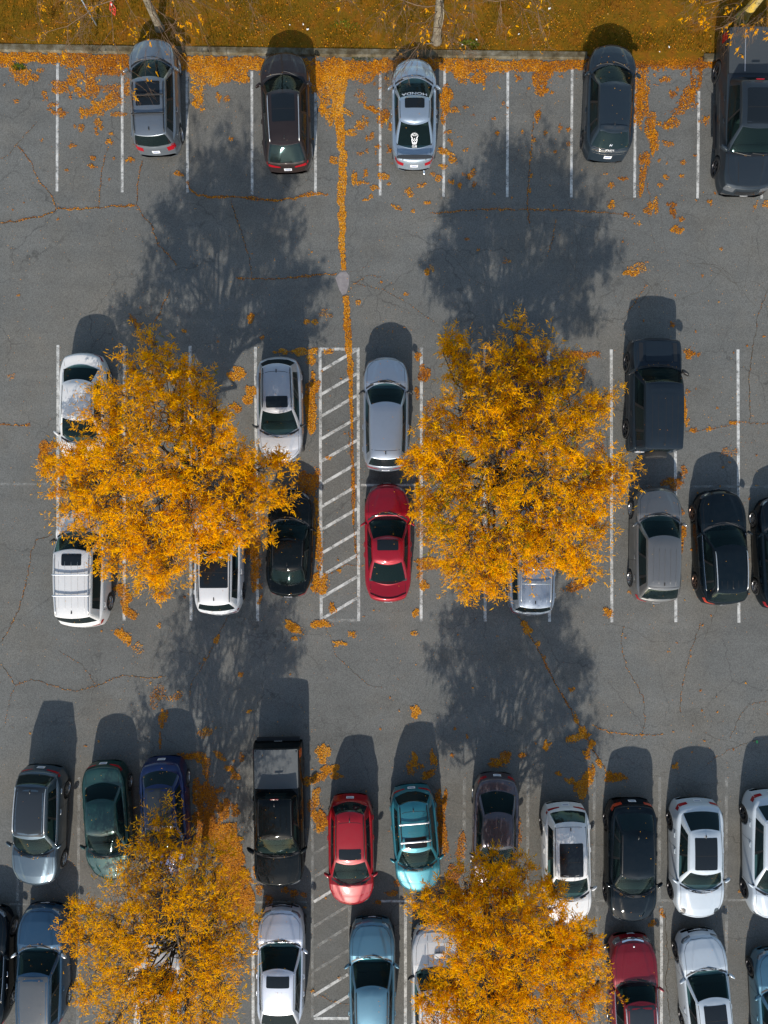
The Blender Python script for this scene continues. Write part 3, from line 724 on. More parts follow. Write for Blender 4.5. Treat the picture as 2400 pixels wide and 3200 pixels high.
# verge: leaves, blades
n = 17000
x = rng.uniform(-17, 17, n); t = rng.uniform(.2, 4.2, n); y = ky(x) + t
k = fnoise(x * .8, y * .8) + .10 * (x > 5) > rng.uniform(.22, .8, n)
x, y = x[k], y[k]
o = npmesh('verge_leaves', leaf_quads(x, y, .13 + rng.uniform(0, .04, len(x)), rng.uniform(.03, .06, len(x)), .5), 4, M_litter, np.clip(rng.normal(.42, .28, len(x)), 0, 1))
tag(o, 'brown and yellow leaves lying scattered in the grass verge', 'fallen leaves', kind='stuff')
n = 70000
x = rng.uniform(-17, 17, n); y = ky(x) + rng.uniform(.18, 4.2, n)
gn = fnoise(x * .5 + 3, y * .5)
k = rng.random(n) < np.clip((gn - .2) * 2.2, .15, 1); x, y, gn = x[k], y[k], gn[k]; n = len(x)
a = rng.uniform(0, 6.28, n); L = rng.uniform(.05, .13, n); ww = rng.uniform(.006, .014, n); le = rng.uniform(.3, 1.2, n)
dx = np.cos(a); dy = np.sin(a); z0 = np.full(n, .10)
q = np.empty((n, 3, 3))
q[:, 0] = np.stack([x - dy * ww, y + dx * ww, z0], 1); q[:, 1] = np.stack([x + dy * ww, y - dx * ww, z0], 1)
q[:, 2] = np.stack([x + dx * L * np.sin(le), y + dy * L * np.sin(le), z0 + L * np.cos(le) + .01], 1)
o = npmesh('grass', q.reshape(-1, 3), 3, M_blade, np.clip(1.15 - gn * 1.3 + rng.normal(0, .18, n), 0, 1))
tag(o, 'short green and straw coloured grass of the verge', 'grass', kind='stuff')


def weed(px, py, r, n, z, label):
    x0, y0 = P(px, py)
    a = rng.uniform(0, 6.28, n); rr = r * np.sqrt(rng.random(n)); x = x0 + rr * np.cos(a) * 1.3; y = y0 + rr * np.sin(a) * .6
    b2 = a + rng.normal(0, .6, n); L = rng.uniform(.05, .12, n); ww = rng.uniform(.010, .02, n); dx = np.cos(b2); dy = np.sin(b2); le = rng.uniform(.4, 1.3, n)
    q = np.empty((n, 3, 3)); z0 = np.full(n, z)
    q[:, 0] = np.stack([x - dy * ww, y + dx * ww, z0], 1); q[:, 1] = np.stack([x + dy * ww, y - dx * ww, z0], 1)
    q[:, 2] = np.stack([x + dx * L * np.sin(le), y + dy * L * np.sin(le), z0 + L * np.cos(le)], 1)
    o = npmesh('weed_clump', q.reshape(-1, 3), 3, M_weed, rng.random(n))
    tag(o, label, 'weeds', 'green weed clumps by the kerb')
weed(61, 212, .20, 200, .01, 'green weed clump in the leaf heap at the left end of the leaf strip')
weed(1130, 172, .40, 260, .02, 'low green weeds growing out of the leaf strip beside the silver sedan with the stickers')
weed(1480, 168, .5, 500, .03, 'green weeds against the kerb right of the silver sedan with the stickers')
weed(1465, 148, .3, 350, .12, 'green weeds in the grass behind the kerb right of the vine wrapped trunk')
weed(1080, 95, .5, 190, .12, 'bright green weed patch on the open verge between two bare trees')

# scraps of paper on the verge, a few bigger dry leaves on the lot
for i, (px, py, s, lb) in enumerate([(962, 93, .09, 'largest of the white paper scraps on the verge above the dark brown car'), (948, 77, .07, 'upper right small white paper scrap on the verge above the dark brown car'),
        (906, 79, .06, 'upper left small white paper scrap on the verge above the dark brown car'), (1445, 141, .07, 'white paper scrap near the green weeds by the kerb'), (1489, 125, .07, 'pale scrap in the grass right of the green weeds'),
        (1717, 28, .10, 'white scrap at the top edge of the verge left of the dark hatchback'), (2090, 148, .08, 'pale crumpled scrap on the verge between dark hatchback and grey pickup'), (2060, 163, .06, 'small bluish scrap near the kerb gap right of the dark hatchback'), (1621, 108, .08, 'white scrap under the thin twig in the verge above the empty bays')]):
    x0, y0 = P(px, py, .13)
    V = [(-s / 2, -s * .3, 0), (s * .1, -s * .4, .02), (s / 2, -s * .1, .005), (s * .4, s * .35, .03), (-s * .1, s * .3, .01), (-s * .5, s * .25, .025), (0, 0, .03)]
    o = mobj('paper_scrap', V, [(i_, (i_ + 1) % 6, 6) for i_ in range(6)], M_paper, None, False)
    o.location = (x0, y0, .15); o.rotation_euler = (0, 0, i * 1.3); tag(o, lb, 'litter', 'paper scraps on the verge')
gx_, gy_ = P(2365, 2318)
o = MB().rbox((0, 0, .01), (.06, .11, .02), .005).build('plastic_wrapper', M_green); o.location = (gx_, gy_, 0.004); o.rotation_euler = (0, 0, .2)
tag(o, 'small bright green wrapper on the asphalt above the rightmost white car', 'litter')

# ------------------------------------------------------------------ cars
def interp(pts, x):
    xs = [p[0] for p in pts]; ys = [p[1] for p in pts]
    return float(np.interp(x, xs, ys))


def smooth_interp(pts, x):
    for (x0, y0), (x1, y1) in zip(pts[:-1], pts[1:]):
        if x <= x1:
            t = min(max((x - x0) / (x1 - x0), 0), 1); return y0 + (y1 - y0) * t
    return pts[-1][1]


_wheels = {}
def wheel_meshes(R, wdt, rimkey):
    key = (round(R, 3), rimkey)
    if key in _wheels: return _wheels[key]
    n = 28
    prof = [(R * .64, -wdt * .42), (R * .70, -wdt * .5), (R * .92, -wdt * .5), (R * .985, -wdt * .42), (R, -wdt * .25), (R, wdt * .25), (R * .985, wdt * .42), (R * .92, wdt * .5), (R * .70, wdt * .5), (R * .64, wdt * .42)]
    V = []; F = []
    for i in range(n):
        a = 2 * math.pi * i / n
        for r, x in prof: V.append((x, r * math.cos(a), r * math.sin(a)))
    m = len(prof)
    for i in range(n):
        for j in range(m - 1): F.append((i * m + j, i * m + j + 1, ((i + 1) % n) * m + j + 1, ((i + 1) % n) * m + j))
        F.append((i * m + m - 1, i * m, ((i + 1) % n) * m, ((i + 1) % n) * m + m - 1))
    me = bpy.data.meshes.new('wheel'); me.from_pydata(V, [], F); me.materials.append(M_rubber); me.polygons.foreach_set('use_smooth', [True] * len(F)); me.update()
    # rim: outer lip ring, dished disc, spokes
    mb = MB(); V = []; F = []
    prof = [(R * .66, wdt * .46), (R * .69, wdt * .52), (R * .64, wdt * .50), (R * .60, wdt * .30), (R * .56, wdt * .1)]
    for i in range(n):
        a = 2 * math.pi * i / n
        for r, x in prof: V.append((x, r * math.cos(a), r * math.sin(a)))
    m = len(prof)
    for i in range(n):
        for j in range(m - 1): F.append((i * m + j, i * m + j + 1, ((i + 1) % n) * m + j + 1, ((i + 1) % n) * m + j))
    mb.add((V, F))
    ns = {'alloy': 5, 'dark': 5, 'bronze': 5, 'multi': 10}[rimkey]
    for s in range(ns):
        a = 2 * math.pi * s / ns
        for da in ((-.16, .16) if ns == 5 else (0,)):
            p0 = (wdt * .44, R * .12 * math.cos(a + da), R * .12 * math.sin(a + da)); p1 = (wdt * .40, R * .62 * math.cos(a + da * 1.1), R * .62 * math.sin(a + da * 1.1))
            mb.tube([p0, p1], [R * .055, R * .045], 4)
    mb.tube([(wdt * .2, 0, 0), (wdt * .46, 0, 0)], [R * .16, R * .13], 12)
    rm = bpy.data.meshes.new('rim'); rm.from_pydata(mb.v, [], mb.f)
    rm.materials.append({'alloy': M_rim, 'dark': M_rim_d, 'bronze': M_rim_b, 'multi': M_rim}[rimkey]); rm.update()
    hub = bpy.data.meshes.new('brake_disc'); V = [(wdt * .08, R * .6 * math.cos(2 * math.pi * i / 20), R * .6 * math.sin(2 * math.pi * i / 20)) for i in range(20)]
    hub.from_pydata(V, [], [tuple(range(20))]); hub.materials.append(M_under); hub.update()
    _wheels[key] = (me, rm, hub)
    return _wheels[key]


CARS = []
PROF = {
    # nose: (e from front end, z) ; tail: (e from rear end, z)
    'sedan': dict(nose=[(0, .50), (.03, .58), (.09, .66), (.22, .725), (.45, .77)], cowl=.96, belt=.93, beltr=.97, tail=[(0, .52), (.03, .66), (.07, .84), (.13, .97), (.22, 1.0)], H=1.44, R=.325, af=.34, rf=1.2, ar=.30, rr=1.1, bf=.34, br=.25, WR=.60),
    'hatch': dict(nose=[(0, .52), (.03, .62), (.09, .72), (.22, .79), (.45, .85)], cowl=1.02, belt=.99, beltr=1.06, tail=[(0, .52), (.03, .62), (.07, .82), (.12, .95), (.2, 1.02)], H=1.55, R=.335, af=.32, rf=1.15, ar=.28, rr=1.0, bf=.32, br=.22, WR=.60),
    'suv': dict(nose=[(0, .54), (.025, .68), (.07, .80), (.18, .89), (.45, .96)], cowl=1.10, belt=1.06, beltr=1.12, tail=[(0, .56), (.03, .70), (.07, .92), (.12, 1.04), (.2, 1.08)], H=1.68, R=.36, af=.29, rf=1.1, ar=.24, rr=.9, bf=.30, br=.20, WR=.64),
    'boxy': dict(nose=[(0, .60), (.02, .80), (.05, .98), (.14, 1.08), (.45, 1.12)], cowl=1.19, belt=1.16, beltr=1.18, tail=[(0, .60), (.02, .90), (.05, 1.12), (.1, 1.17)], H=1.96, R=.40, af=.10, rf=.6, ar=.06, rr=.4, bf=.07, br=.03, WR=.72),
    'pickup': dict(nose=[(0, .62), (.02, .84), (.06, 1.0), (.18, 1.08), (.5, 1.13)], cowl=1.22, belt=1.20, beltr=1.26, tail=[(0, .72), (.02, 1.0), (.05, 1.24), (.08, 1.30)], H=1.92, R=.40, af=.16, rf=.8, ar=.03, rr=.4, bf=.22, br=.03, WR=.66),
}


def build_car(name, label, cat, typ, W, f, r, cowl, wst, rr, rgb, col, hf=.6, hr=.6, L=None, H=None, glass=None, rim='alloy', roofmat=None,
              roof=(), mirrors=None, handles=None, rails=None, tail='corner', tailmat=None, wheels=None, WR=None, xroof=0, head='corner', hoodz=0, plate=('rear', 'front'), gh_taper=.93, doors=4, extras=None, hoodlines=True, chrome_win=False, antenna=True, grille=True, skew=0):
    pr = dict(PROF[typ]); H = H or pr['H']; WR = WR or pr['WR']
    W0 = W / 2
    fx, fy = P(*f, hf); rx, ry = P(*r, hr)
    dx, dy = fx - rx, fy - ry; LL = math.hypot(dx, dy); ux, uy = dx / LL, dy / LL
    if L:   # keep the end that is well seen: front for nose-visible, else centre
        ax = L[1]; Lm = L[0]
        if ax == 'f': rx, ry = fx - ux * Lm, fy - uy * Lm
        else: fx, fy = rx + ux * Lm, ry + uy * Lm
        LL = Lm
    cx, cy = (fx + rx) / 2, (fy + ry) / 2
    rz = math.atan2(-ux, uy)
    def loc(py, h):   # photo row -> local y along the axis
        return (P(1200, py, h)[1] - cy) / uy
    yc = loc(cowl, pr['cowl']); yr = loc(wst, H - .06); yk = loc(rr, H - .08); yg = loc(rgb, pr['beltr'] + .02)
    yg = max(yg, -LL / 2 + .10); yg = min(yg, yk - .06)
    hl = LL / 2
    root = empty(name, (cx, cy, 0), rz)
    tag(root, label, cat, 'vehicles parked in the lot')
    R = pr['R']
    yw = wheels if wheels else (hl - LL * .195, -hl + LL * .205)
    pm = col
    hoodrel = .024 if typ != 'boxy' else .01

    nose = pr['nose']; tailp = pr['tail']
    def D(y):
        ef = hl - y; er = y + hl
        if y >= yc:
            if ef < nose[-1][0]: return interp(nose, ef) + hoodz
            t = (ef - nose[-1][0]) / max(hl - yc - nose[-1][0], .1)
            return nose[-1][1] + hoodz + (pr['cowl'] - nose[-1][1] - hoodz) * (t ** .85)
        zt = tailp[-1][1]
        if er < tailp[-1][0]: return interp(tailp, er)
        z_belt = lambda yy: pr['cowl'] + (pr['belt'] - pr['cowl']) * min((yc - yy) / .3, 1) if yc - yy < .3 else pr['belt'] + (pr['beltr'] - pr['belt']) * (yc - .3 - yy) / max(yc - .3 - yg, .2)
        if y > yg: return z_belt(y)
        zg = z_belt(yg)
        t = (yg - y) / max(yg - (-hl + tailp[-1][0]), .05)
        return zg + (zt - zg) * min(max(t, 0), 1)
    def Wd(y):
        ef = hl - y; er = y + hl; k = 1.0
        if ef < pr['rf']: k *= 1 - pr['af'] * (1 - ef / pr['rf']) ** 2.6
        if er < pr['rr']: k *= 1 - pr['ar'] * (1 - er / pr['rr']) ** 2.6
        return W0 * k
    def zb(y):
        ef = hl - y; er = y + hl
        z = .21 if typ not in ('boxy', 'pickup') else .34
        z = max(z, interp([(0, .40), (.03, .30), (.12, .24), (.3, .2)], min(ef, er)))
        for w_ in yw:
            q = (R + .055) ** 2 - (y - w_) ** 2
            if q > 0: z = max(z, R - .02 + math.sqrt(q) * .98)
        return z
    def bow(x, y):
        ef = hl - y; er = y + hl; s = (abs(x) / W0) ** 2.0; o_ = 0
        if ef < 1.3: o_ -= pr['bf'] * s * (1 - ef / 1.3) ** 1.2
        if er < 1.1: o_ += pr['br'] * s * (1 - er / 1.1) ** 1.2
        return o_

    door_y = (yc - .38 if typ != 'boxy' else yc - .2, (yr + yk) / 2 + .05, min(yk + .25, yw[1] + R + .42) if typ != 'pickup' else yk + .05)
    if doors == 2: door_y = (yc - .38, (yr + yk) / 2 - .15, (yr + yk) / 2 - .15)
    st = set(np.round(np.linspace(-hl + .2, hl - .2, 46), 4))
    for e in (0, .012, .03, .05, .07, .09, .12, .15, .18): st |= {round(hl - e, 4), round(-hl + e, 4)}
    for w_ in yw:
        for t in np.linspace(-1, 1, 11): st.add(round(w_ + (R + .056) * math.sin(t * math.pi / 2), 4))
    for dyy in door_y: st.add(round(dyy, 4))
    st = sorted(st); st = [s for i, s in enumerate(st) if i == 0 or s - st[i - 1] > .006]
    ts = [0, .12, .3, .5, .68, .84, 1]
    def section(y):
        Wy = Wd(y); Dz = D(y); z0 = min(zb(y), Dz - .10); Sz = Dz - .095
        Sz = max(Sz, z0 + .02)
        pts = [(Wy - .26, z0), (Wy - .03, z0)]
        for t in ts[1:]:
            z = z0 + (Sz - z0) * t
            x = Wy - .055 * abs((z - .62) / .45) ** 2 * (1 if z > .62 else .55)
            pts.append((x, z))
        sx = pts[-1][0]
        rr_ = .07
        pts += [(sx - .015, Sz + .035), (sx - .042, Sz + .064), (sx - .085, Sz + .082)]
        x9 = sx - .085; crown = .035
        inhood = 1 if y > yc - .1 else 0
        for q in (.90, .82, .74, .67, .60, .53, .46, .38, .26, .13, 0):
            x = x9 * q
            z = Sz + .082 + (Dz + crown - Sz - .082) * (1 - q * q)
            if inhood:
                qc = .40 + .30 * min(1, max(0, (hl - y) / max(hl - yc, .3)))
                u_ = min(1, max(0, (qc - q) / .10 + .5)); z += hoodrel * u_ * u_ * (3 - 2 * u_) * min(1, (hl - y) / .5)
            pts.append((x, z))
        return pts
    SV = []; m_ = None
    for y in st:
        s = section(y)
        full = [(-x, z) for x, z in s] + [(x, z) for x, z in reversed(s[:-1])]
        m_ = len(full)
        SV += [(x, y + bow(x, y), z) for x, z in full]
    half = (m_ - 1) // 2
    nS = len(st)
    SVa = np.array(SV)
    # analytic-ish normals from the whole grid so split parts stay seamless
    G = SVa.reshape(nS, m_, 3)
    du = np.gradient(G, axis=0); dv = np.gradient(G, axis=1)
    N = np.cross(dv, du); N /= np.linalg.norm(N, axis=2, keepdims=True) + 1e-9
    N = N.reshape(-1, 3)
    if N[(nS // 2) * m_ + half][2] < 0: N = -N
    # greenhouse base outline (for the dark deck below the windows)
    wbf = W0 - .10; wbr = (W0 - .10) * gh_taper
    bfw, bfr = (.26, .12) if typ not in ('boxy', 'pickup') else (.12, .06)
    brw, brr = (.18, .12) if typ in ('sedan', 'hatch') else (.10, .07)
    if typ in ('boxy', 'pickup'): brw, brr = .03, .02
    parts = {}
    def part_of(i, j):
        y = (st[i] + st[i + 1]) / 2; jj = min(j + .5, m_ - 1.5 - j) ; ef = hl - y; er = y + hl
        k = j if j < half else m_ - 2 - j
        deck = k >= 11
        xm = abs((G[i, j, 0] + G[i + 1, j + 1, 0]) / 2)
        if deck and xm < W0 - .20 and yg + brw + .02 + .0 < y < yc - bfw - .05: return 'dash'
        if ef < .10 or (ef < .42 and k < 6): return 'front_bumper'
        if er < .06 or (er < .34 and k < 5): return 'rear_bumper'
        if deck and y > yc: return 'hood'
        if typ == 'pickup' and y < yg - .05: return 'cargo_bed'
        if deck and y < yg: return 'trunk_lid' if typ == 'sedan' else 'tailgate'
        if 2 <= k <= 9:
            if door_y[1] < y < door_y[0]: return 'front_door' + ('L' if j < half else 'R')
            if door_y[2] < y < door_y[1]: return 'rear_door' + ('L' if j < half else 'R')
        return 'body'
    for i in range(nS - 1):
        for j in range(m_ - 1):
            parts.setdefault(part_of(i, j), []).append((i * m_ + j, i * m_ + j + 1, (i + 1) * m_ + j + 1, (i + 1) * m_ + j))
    def sub(nm, faces, mats, parent, fm=None, verts=SVa, nrm=N):
        used = sorted({i for f_ in faces for i in f_}); mp = {a: b for b, a in enumerate(used)}
        return mobj(nm, verts[used], [tuple(mp[i] for i in f_) for f_ in faces], mats, parent, True, fm, nrm[used])
    # bumpers get end caps
    parts['rear_bumper'].append(tuple(range(m_))); parts['front_bumper'].append(tuple((nS - 1) * m_ + i for i in range(m_ - 1, -1, -1)))
    body_faces = parts.pop('body'); dash = parts.pop('dash', [])
    body = sub('body', body_faces + dash, [pm, M_int], root, [0] * len(body_faces) + [1] * len(dash))
    pobj = {}
    for k_, fs in parts.items():
        nm = k_[:-1] if k_[-1] in 'LR' else k_
        pobj[k_] = sub(nm, fs, pm, root)

    # ---- greenhouse
    nf, ns, nr = 14, 26, 14
    vs = [0, .10, .28, .48, .68, .86, 1.0]
    ym = (yr + yk) / 2; hlr = max((yr - yk) / 2, .3)
    crown = .045
    def roofz(y): return H - crown - .015 - .055 * (abs(y - ym) / hlr) ** 2.2
    def outline(kind):
        pts = []
        if kind == 'b': w1, w2, y1, y2, b1, b2, ca = wbf, wbr, yc - .02, yg, bfw, brw, .07
        else: w1, w2, y1, y2, b1, b2, ca = WR, WR * (.95 if typ not in ('boxy', 'pickup') else 1), yr, yk, bfr, brr, .045
        for i in range(nf + 1):
            q = -1 + 2 * i / nf; x = q * (w1 - ca); pts.append((x, y1 - b1 * q * q))
        ya = y1 - b1 - ca * 1.3; yb = y2 + b2 + ca * 1.3
        for i in range(ns + 1):
            t = i / ns; x = w1 + (w2 - w1) * t ** 1.7 + .012 * math.sin(math.pi * t); pts.append((x, ya + (yb - ya) * t))
        for i in range(nr + 1):
            q = 1 - 2 * i / nr; pts.append((q * (w2 - ca), y2 + b2 * q * q))
        for i in range(ns + 1):
            t = 1 - i / ns; x = w1 + (w2 - w1) * t ** 1.7 + .012 * math.sin(math.pi * t); pts.append((-x, ya + (yb - ya) * t))
        return np.array(pts)
    OB = outline('b'); OR = outline('r'); no_ = len(OB)
    GV = []
    for v in vs:
        for (xb, yb), (xr_, yr_) in zip(OB, OR):
            zbz = D(yb) - .075 + (.095 * (1 - min(1, abs(xb) / wbf) ** 2)); zrz = roofz(yr_) - .02
            ex = v ** 1.35
            GV.append((xb + (xr_ - xb) * ex, yb + (yr_ - yb) * (v ** 1.08), zbz + (zrz - zbz) * v))
    rows = [(.028, .014), (.07, .026)]
    for ins, up in rows:
        for xr_, yr_ in OR:
            x = xr_ - math.copysign(min(ins, abs(xr_)), xr_); yy = ym + (yr_ - ym) * (1 - ins / hlr)
            GV.append((x, yy, roofz(yr_) - .02 + up))
    for sc in (.8, .6, .4, .2):
        for xr_, yr_ in OR:
            x = xr_ * sc; yy = ym + (yr_ - ym) * sc
            q = abs(x) / WR
            GV.append((x, yy, roofz(yy) + .006 + (crown) * (1 - q * q)))
    GV.append((0, ym, roofz(ym) + crown + .006))
    GVa = np.array(GV); nrow = len(vs) + len(rows) + 4
    gf = []; gcat = []
    i0 = nf; i1 = nf + 1 + ns; i2 = i1 + 1 + nr
    npill = len(vs)
    bp = int(ns * (.40 if doors == 4 else .52)); cpil = int(ns * (.74 if typ in ('suv', 'hatch', 'boxy') else 2))
    for a_ in range(nrow - 1):
        for i in range(no_):
            j = (i + 1) % no_
            q = (a_ * no_ + i, a_ * no_ + j, (a_ + 1) * no_ + j, (a_ + 1) * no_ + i)
            c_ = 'roof' if a_ >= len(vs) - 1 else 'shell'
            glaz = 1 <= a_ <= len(vs) - 3
            if 0 <= i < nf and a_ <= len(vs) - 3: c_ = 'ws'
            elif 0 <= i < nf and a_ == len(vs) - 2: c_ = 'ws'
            elif i1 + 1 <= i < i1 + 1 + nr and 1 <= a_ <= len(vs) - 2: c_ = 'rw' if (typ not in ('boxy', 'pickup') or 3 < i - i1 < nr - 2) else 'shell'
            elif glaz:
                t = None; side = None
                if nf + 1 <= i < nf + 1 + ns: t = i - (nf + 1); side = 'R'
                elif i2 + 1 <= i < i2 + 1 + ns: t = ns - 1 - (i - (i2 + 1)); side = 'L'
                if t is not None and 1 <= t < ns - (3 if typ != 'pickup' else 2):
                    if t < bp: c_ = 'sf' + side
                    elif t == bp: c_ = 'pillar'
                    elif doors == 4 and t < cpil: c_ = 'sr' + side
                    elif t == cpil: c_ = 'pillar'
                    elif doors == 4: c_ = 'sq' + side
                    else: c_ = 'sr' + side
            gf.append(q); gcat.append(c_)
    top = len(GVa) - 1
    for i in range(no_):
        gf.append(((nrow - 1) * no_ + i, (nrow - 1) * no_ + (i + 1) % no_, top)); gcat.append('roof')
    # vertex normals of the greenhouse
    NN = np.zeros_like(GVa)
    for q in gf:
        a3, b3, c3 = GVa[q[0]], GVa[q[1]], GVa[q[2]]
        nn = np.cross(c3 - a3, (GVa[q[3]] if len(q) == 4 else c3) - b3) if len(q) == 4 else np.cross(b3 - a3, c3 - a3)
        for i in q: NN[i] += nn
    NN /= np.linalg.norm(NN, axis=1, keepdims=True) + 1e-9
    if NN[top][2] < 0: NN = -NN; gf = [tuple(reversed(q)) for q in gf]
    def gsel(*cats): return [q for q, c_ in zip(gf, gcat) if c_ in cats]
    sub('pillars', gsel('shell', 'pillar'), [pm, M_trim], root, [0 if c_ == 'shell' else 1 for c_ in gcat if c_ in ('shell', 'pillar')], GVa, NN)
    roofo = sub('roof', gsel('roof'), roofmat or pm, root, None, GVa, NN)
    gm = glass or M_glass_d
    sub('windshield', gsel('ws'), M_glass, root, None, GVa, NN)
    if gsel('rw'): sub('rear_window', gsel('rw'), gm if typ != 'sedan' else M_glass, root, None, GVa, NN)
    for c_, mt in (('sfR', M_glass), ('sfL', M_glass), ('srR', gm), ('srL', gm), ('sqR', gm), ('sqL', gm)):
        fs = gsel(c_)
        if fs: sub('side_window' if c_[1] != 'q' else 'quarter_window', fs, mt, root, None, GVa, NN)

    # ---- ray targets for everything laid on the skin
    allV = [tuple(v) for v in SVa] + [tuple(v) for v in GVa]
    allF = []
    for i in range(nS - 1):
        for j in range(m_ - 1): allF.append((i * m_ + j, i * m_ + j + 1, (i + 1) * m_ + j + 1, (i + 1) * m_ + j))
    off = len(SVa)
    allF += [tuple(range(m_)), tuple((nS - 1) * m_ + i for i in range(m_))]
    allF += [tuple(i + off for i in q) for q in gf]
    bvh = BVHTree.FromPolygons(allV, allF)
    def zt(x, y, fallback=.5):
        h_ = bvh.ray_cast(Vector((x, y, 6)), Vector((0, 0, -1)))
        return h_[0].z if h_[0] else fallback
    def patch(nm, x0, y0, wx, wy, mat, cr=.05, off_=.004, parent=None, nx=10, ny=12, bowf=0., taper=0.):
        V = []; F = []
        for j in range(ny + 1):
            v = -1 + 2 * j / ny
            v_ = math.copysign(1 - (1 - abs(v)) ** 1.6, v) if cr > 0 else v
            hw = wx / 2 * (1 + taper * v_); d_ = abs(v_) * wy / 2 - (wy / 2 - cr)
            if cr > 0 and d_ > 0: hw -= cr * (1 - math.sqrt(max(0, 1 - (d_ / cr) ** 2)))
            for i in range(nx + 1):
                u = -1 + 2 * i / nx; x = x0 + u * hw; y = y0 + v_ * wy / 2 - bowf * u * u * (v_ + 1) / 2
                V.append((x, y, zt(x, y) + off_))
        for j in range(ny):
            for i in range(nx):
                a_ = j * (nx + 1) + i; F.append((a_, a_ + 1, a_ + nx + 2, a_ + nx + 1))
        return mobj(nm, V, F, mat, parent or root)
    def lines(nm, polys, wd, mat, off_=.0025, parent=None):
        res = None
        for pl in polys:
            V = []; F = []
            pl = [np.array(p, float) for p in pl]; pp = []
            for p0, p1 in zip(pl[:-1], pl[1:]):
                k = max(1, int(np.linalg.norm(p1 - p0) / .12))
                pp += [p0 + (p1 - p0) * i / k for i in range(k)]
            pp.append(pl[-1]); o_ = len(V)
            for i, p in enumerate(pp):
                dd = pp[min(i + 1, len(pp) - 1)] - pp[max(i - 1, 0)]; dd = dd / (np.linalg.norm(dd) + 1e-9); nn = np.array([-dd[1], dd[0]])
                for s in (-1, 1):
                    q = p + nn * wd / 2 * s; V.append((q[0], q[1], zt(q[0], q[1]) + off_))
            for i in range(len(pp) - 1): F.append((o_ + 2 * i, o_ + 2 * i + 1, o_ + 2 * i + 3, o_ + 2 * i + 2))
            res = mobj(nm, V, F, mat, parent or root)
        return res
    def skin(nm, end, side, th0, th1, z0, z1, mat, nth=8, nz=4, off_=.005, parent=None, top=None, cfac=.2, back=.6):
        """patch on the nose/tail found by radial rays; th in degrees from the car's axis"""
        sg = 1 if end == 'f' else -1
        cxp = side * cfac * W0; cyp = sg * (hl - back)
        V = []; F = []; ok = []
        for j in range(nz + 1):
            for i in range(nth + 1):
                t = i / nth; th = math.radians(th0 + (th1 - th0) * t)
                z0_ = z0[0] + (z0[1] - z0[0]) * t if hasattr(z0, '__len__') else z0
                z1_ = z1[0] + (z1[1] - z1[0]) * t if hasattr(z1, '__len__') else z1
                z = z0_ + (z1_ - z0_) * j / nz
                dv_ = Vector((side * math.sin(th), sg * math.cos(th), 0))
                og = Vector((cxp, cyp, z)) + dv_ * 3
                h_ = bvh.ray_cast(og, -dv_)
                if h_[0] is None or (h_[0] - og).length > 3.0: V.append((0, 0, 0)); ok.append(False)
                else:
                    nrm = h_[1] if h_[1].dot(dv_) > 0 else -h_[1]
                    q = h_[0] + nrm * off_; V.append(tuple(q)); ok.append(True)
        for j in range(nz):
            for i in range(nth):
                a_ = j * (nth + 1) + i; q = (a_, a_ + 1, a_ + nth + 2, a_ + nth + 1)
                if all(ok[x] for x in q): F.append(q if side * sg > 0 else q[::-1])
        if not F: return None
        used = sorted({i for q in F for i in q}); mp = {a: b for b, a in enumerate(used)}
        return mobj(nm, [V[i] for i in used], [tuple(mp[i] for i in q) for q in F], mat, parent or root)
    def front(nm, end, x0, x1, z0, z1, mat, off_=.006, parent=None, nx=10, nz=4):
        sg = 1 if end == 'f' else -1
        V = []; F = []; ok = []
        whole = nm == 'lower_trim'
        for j in range(nz + 1):
            for i in range(nx + 1):
                x = x0 + (x1 - x0) * i / nx; z = z0 + (z1 - z0) * j / nz
                h_ = bvh.ray_cast(Vector((x, sg * 6, z)), Vector((0, -sg, 0)))
                if h_[0] is None: V.append((x, 0, z)); ok.append(False)
                else: V.append((x, h_[0].y + sg * off_, z + off_ * .5)); ok.append(True)
        for j in range(nz):
            for i in range(nx):
                a_ = j * (nx + 1) + i; q = (a_, a_ + 1, a_ + nx + 2, a_ + nx + 1)
                if all(ok[x] for x in q): F.append(q if sg < 0 else q[::-1])
        if whole and not all(ok): return None
        return mobj(nm, V, F, mat, parent or root) if F else None

    nz_, tz_ = nose, tailp
    zn1 = interp(nose, .12) + hoodz; zn0 = nose[0][1]
    # lights
    hm = M_head
    for s in (-1, 1):
        if head == 'round':
            V = []; px, py = s * (W0 * .68), hl - .36
            patch('headlight', px, py, .19, .30, M_gloss, .09, .006, None, 6, 8); 
        elif head == 'square':
            skin('headlight', 'f', s, 30, 62, zn1 - .22, zn1 - .02, M_head)
        else:
            hd = skin('headlight', 'f', s, 24, 66, (zn1 - .10, zn1 - .10), (zn1 - .015, zn1 + .03), M_head)
        tm = tailmat or M_red
        tz = interp(tailp, .10)
        if tail == 'corner': skin('taillight', 'r', s, 26, 70, (tz - .20, tz - .22), (tz - .05, tz - .03), tm)
        elif tail == 'slim': skin('taillight', 'r', s, 10, 66, (tz - .11, tz - .16), (tz - .045, tz - .02), tm)
        elif tail == 'tall':
            skin('taillight', 'r', s, 30, 62, (tz - .22, tz - .22), (tz - .03, tz + .0), tm)
            lines('taillight', [[(s * (W0 - .21), -hl + .20), (s * (W0 * .80), yg + .12), (s * (WR * .97), yk - .04)]], .055, tm, .007)
        elif tail == 'post': skin('taillight', 'r', s, 44, 70, (.86, .86), (1.22, 1.22), tm)
    if tail == 'bar': front('taillight', 'r', -W0 * .8, W0 * .8, .80, .90, tm)
    if grille:
        front('grille', 'f', -.40, .40, zn0 - .10, zn0 + .12 if typ not in ('boxy', 'pickup') else zn1 - .12, M_gloss)
    lt = .47 if typ in ('boxy', 'pickup') else .36
    front('lower_trim', 'r', -W0 * .55, W0 * .55, lt, lt + .08, M_trim)
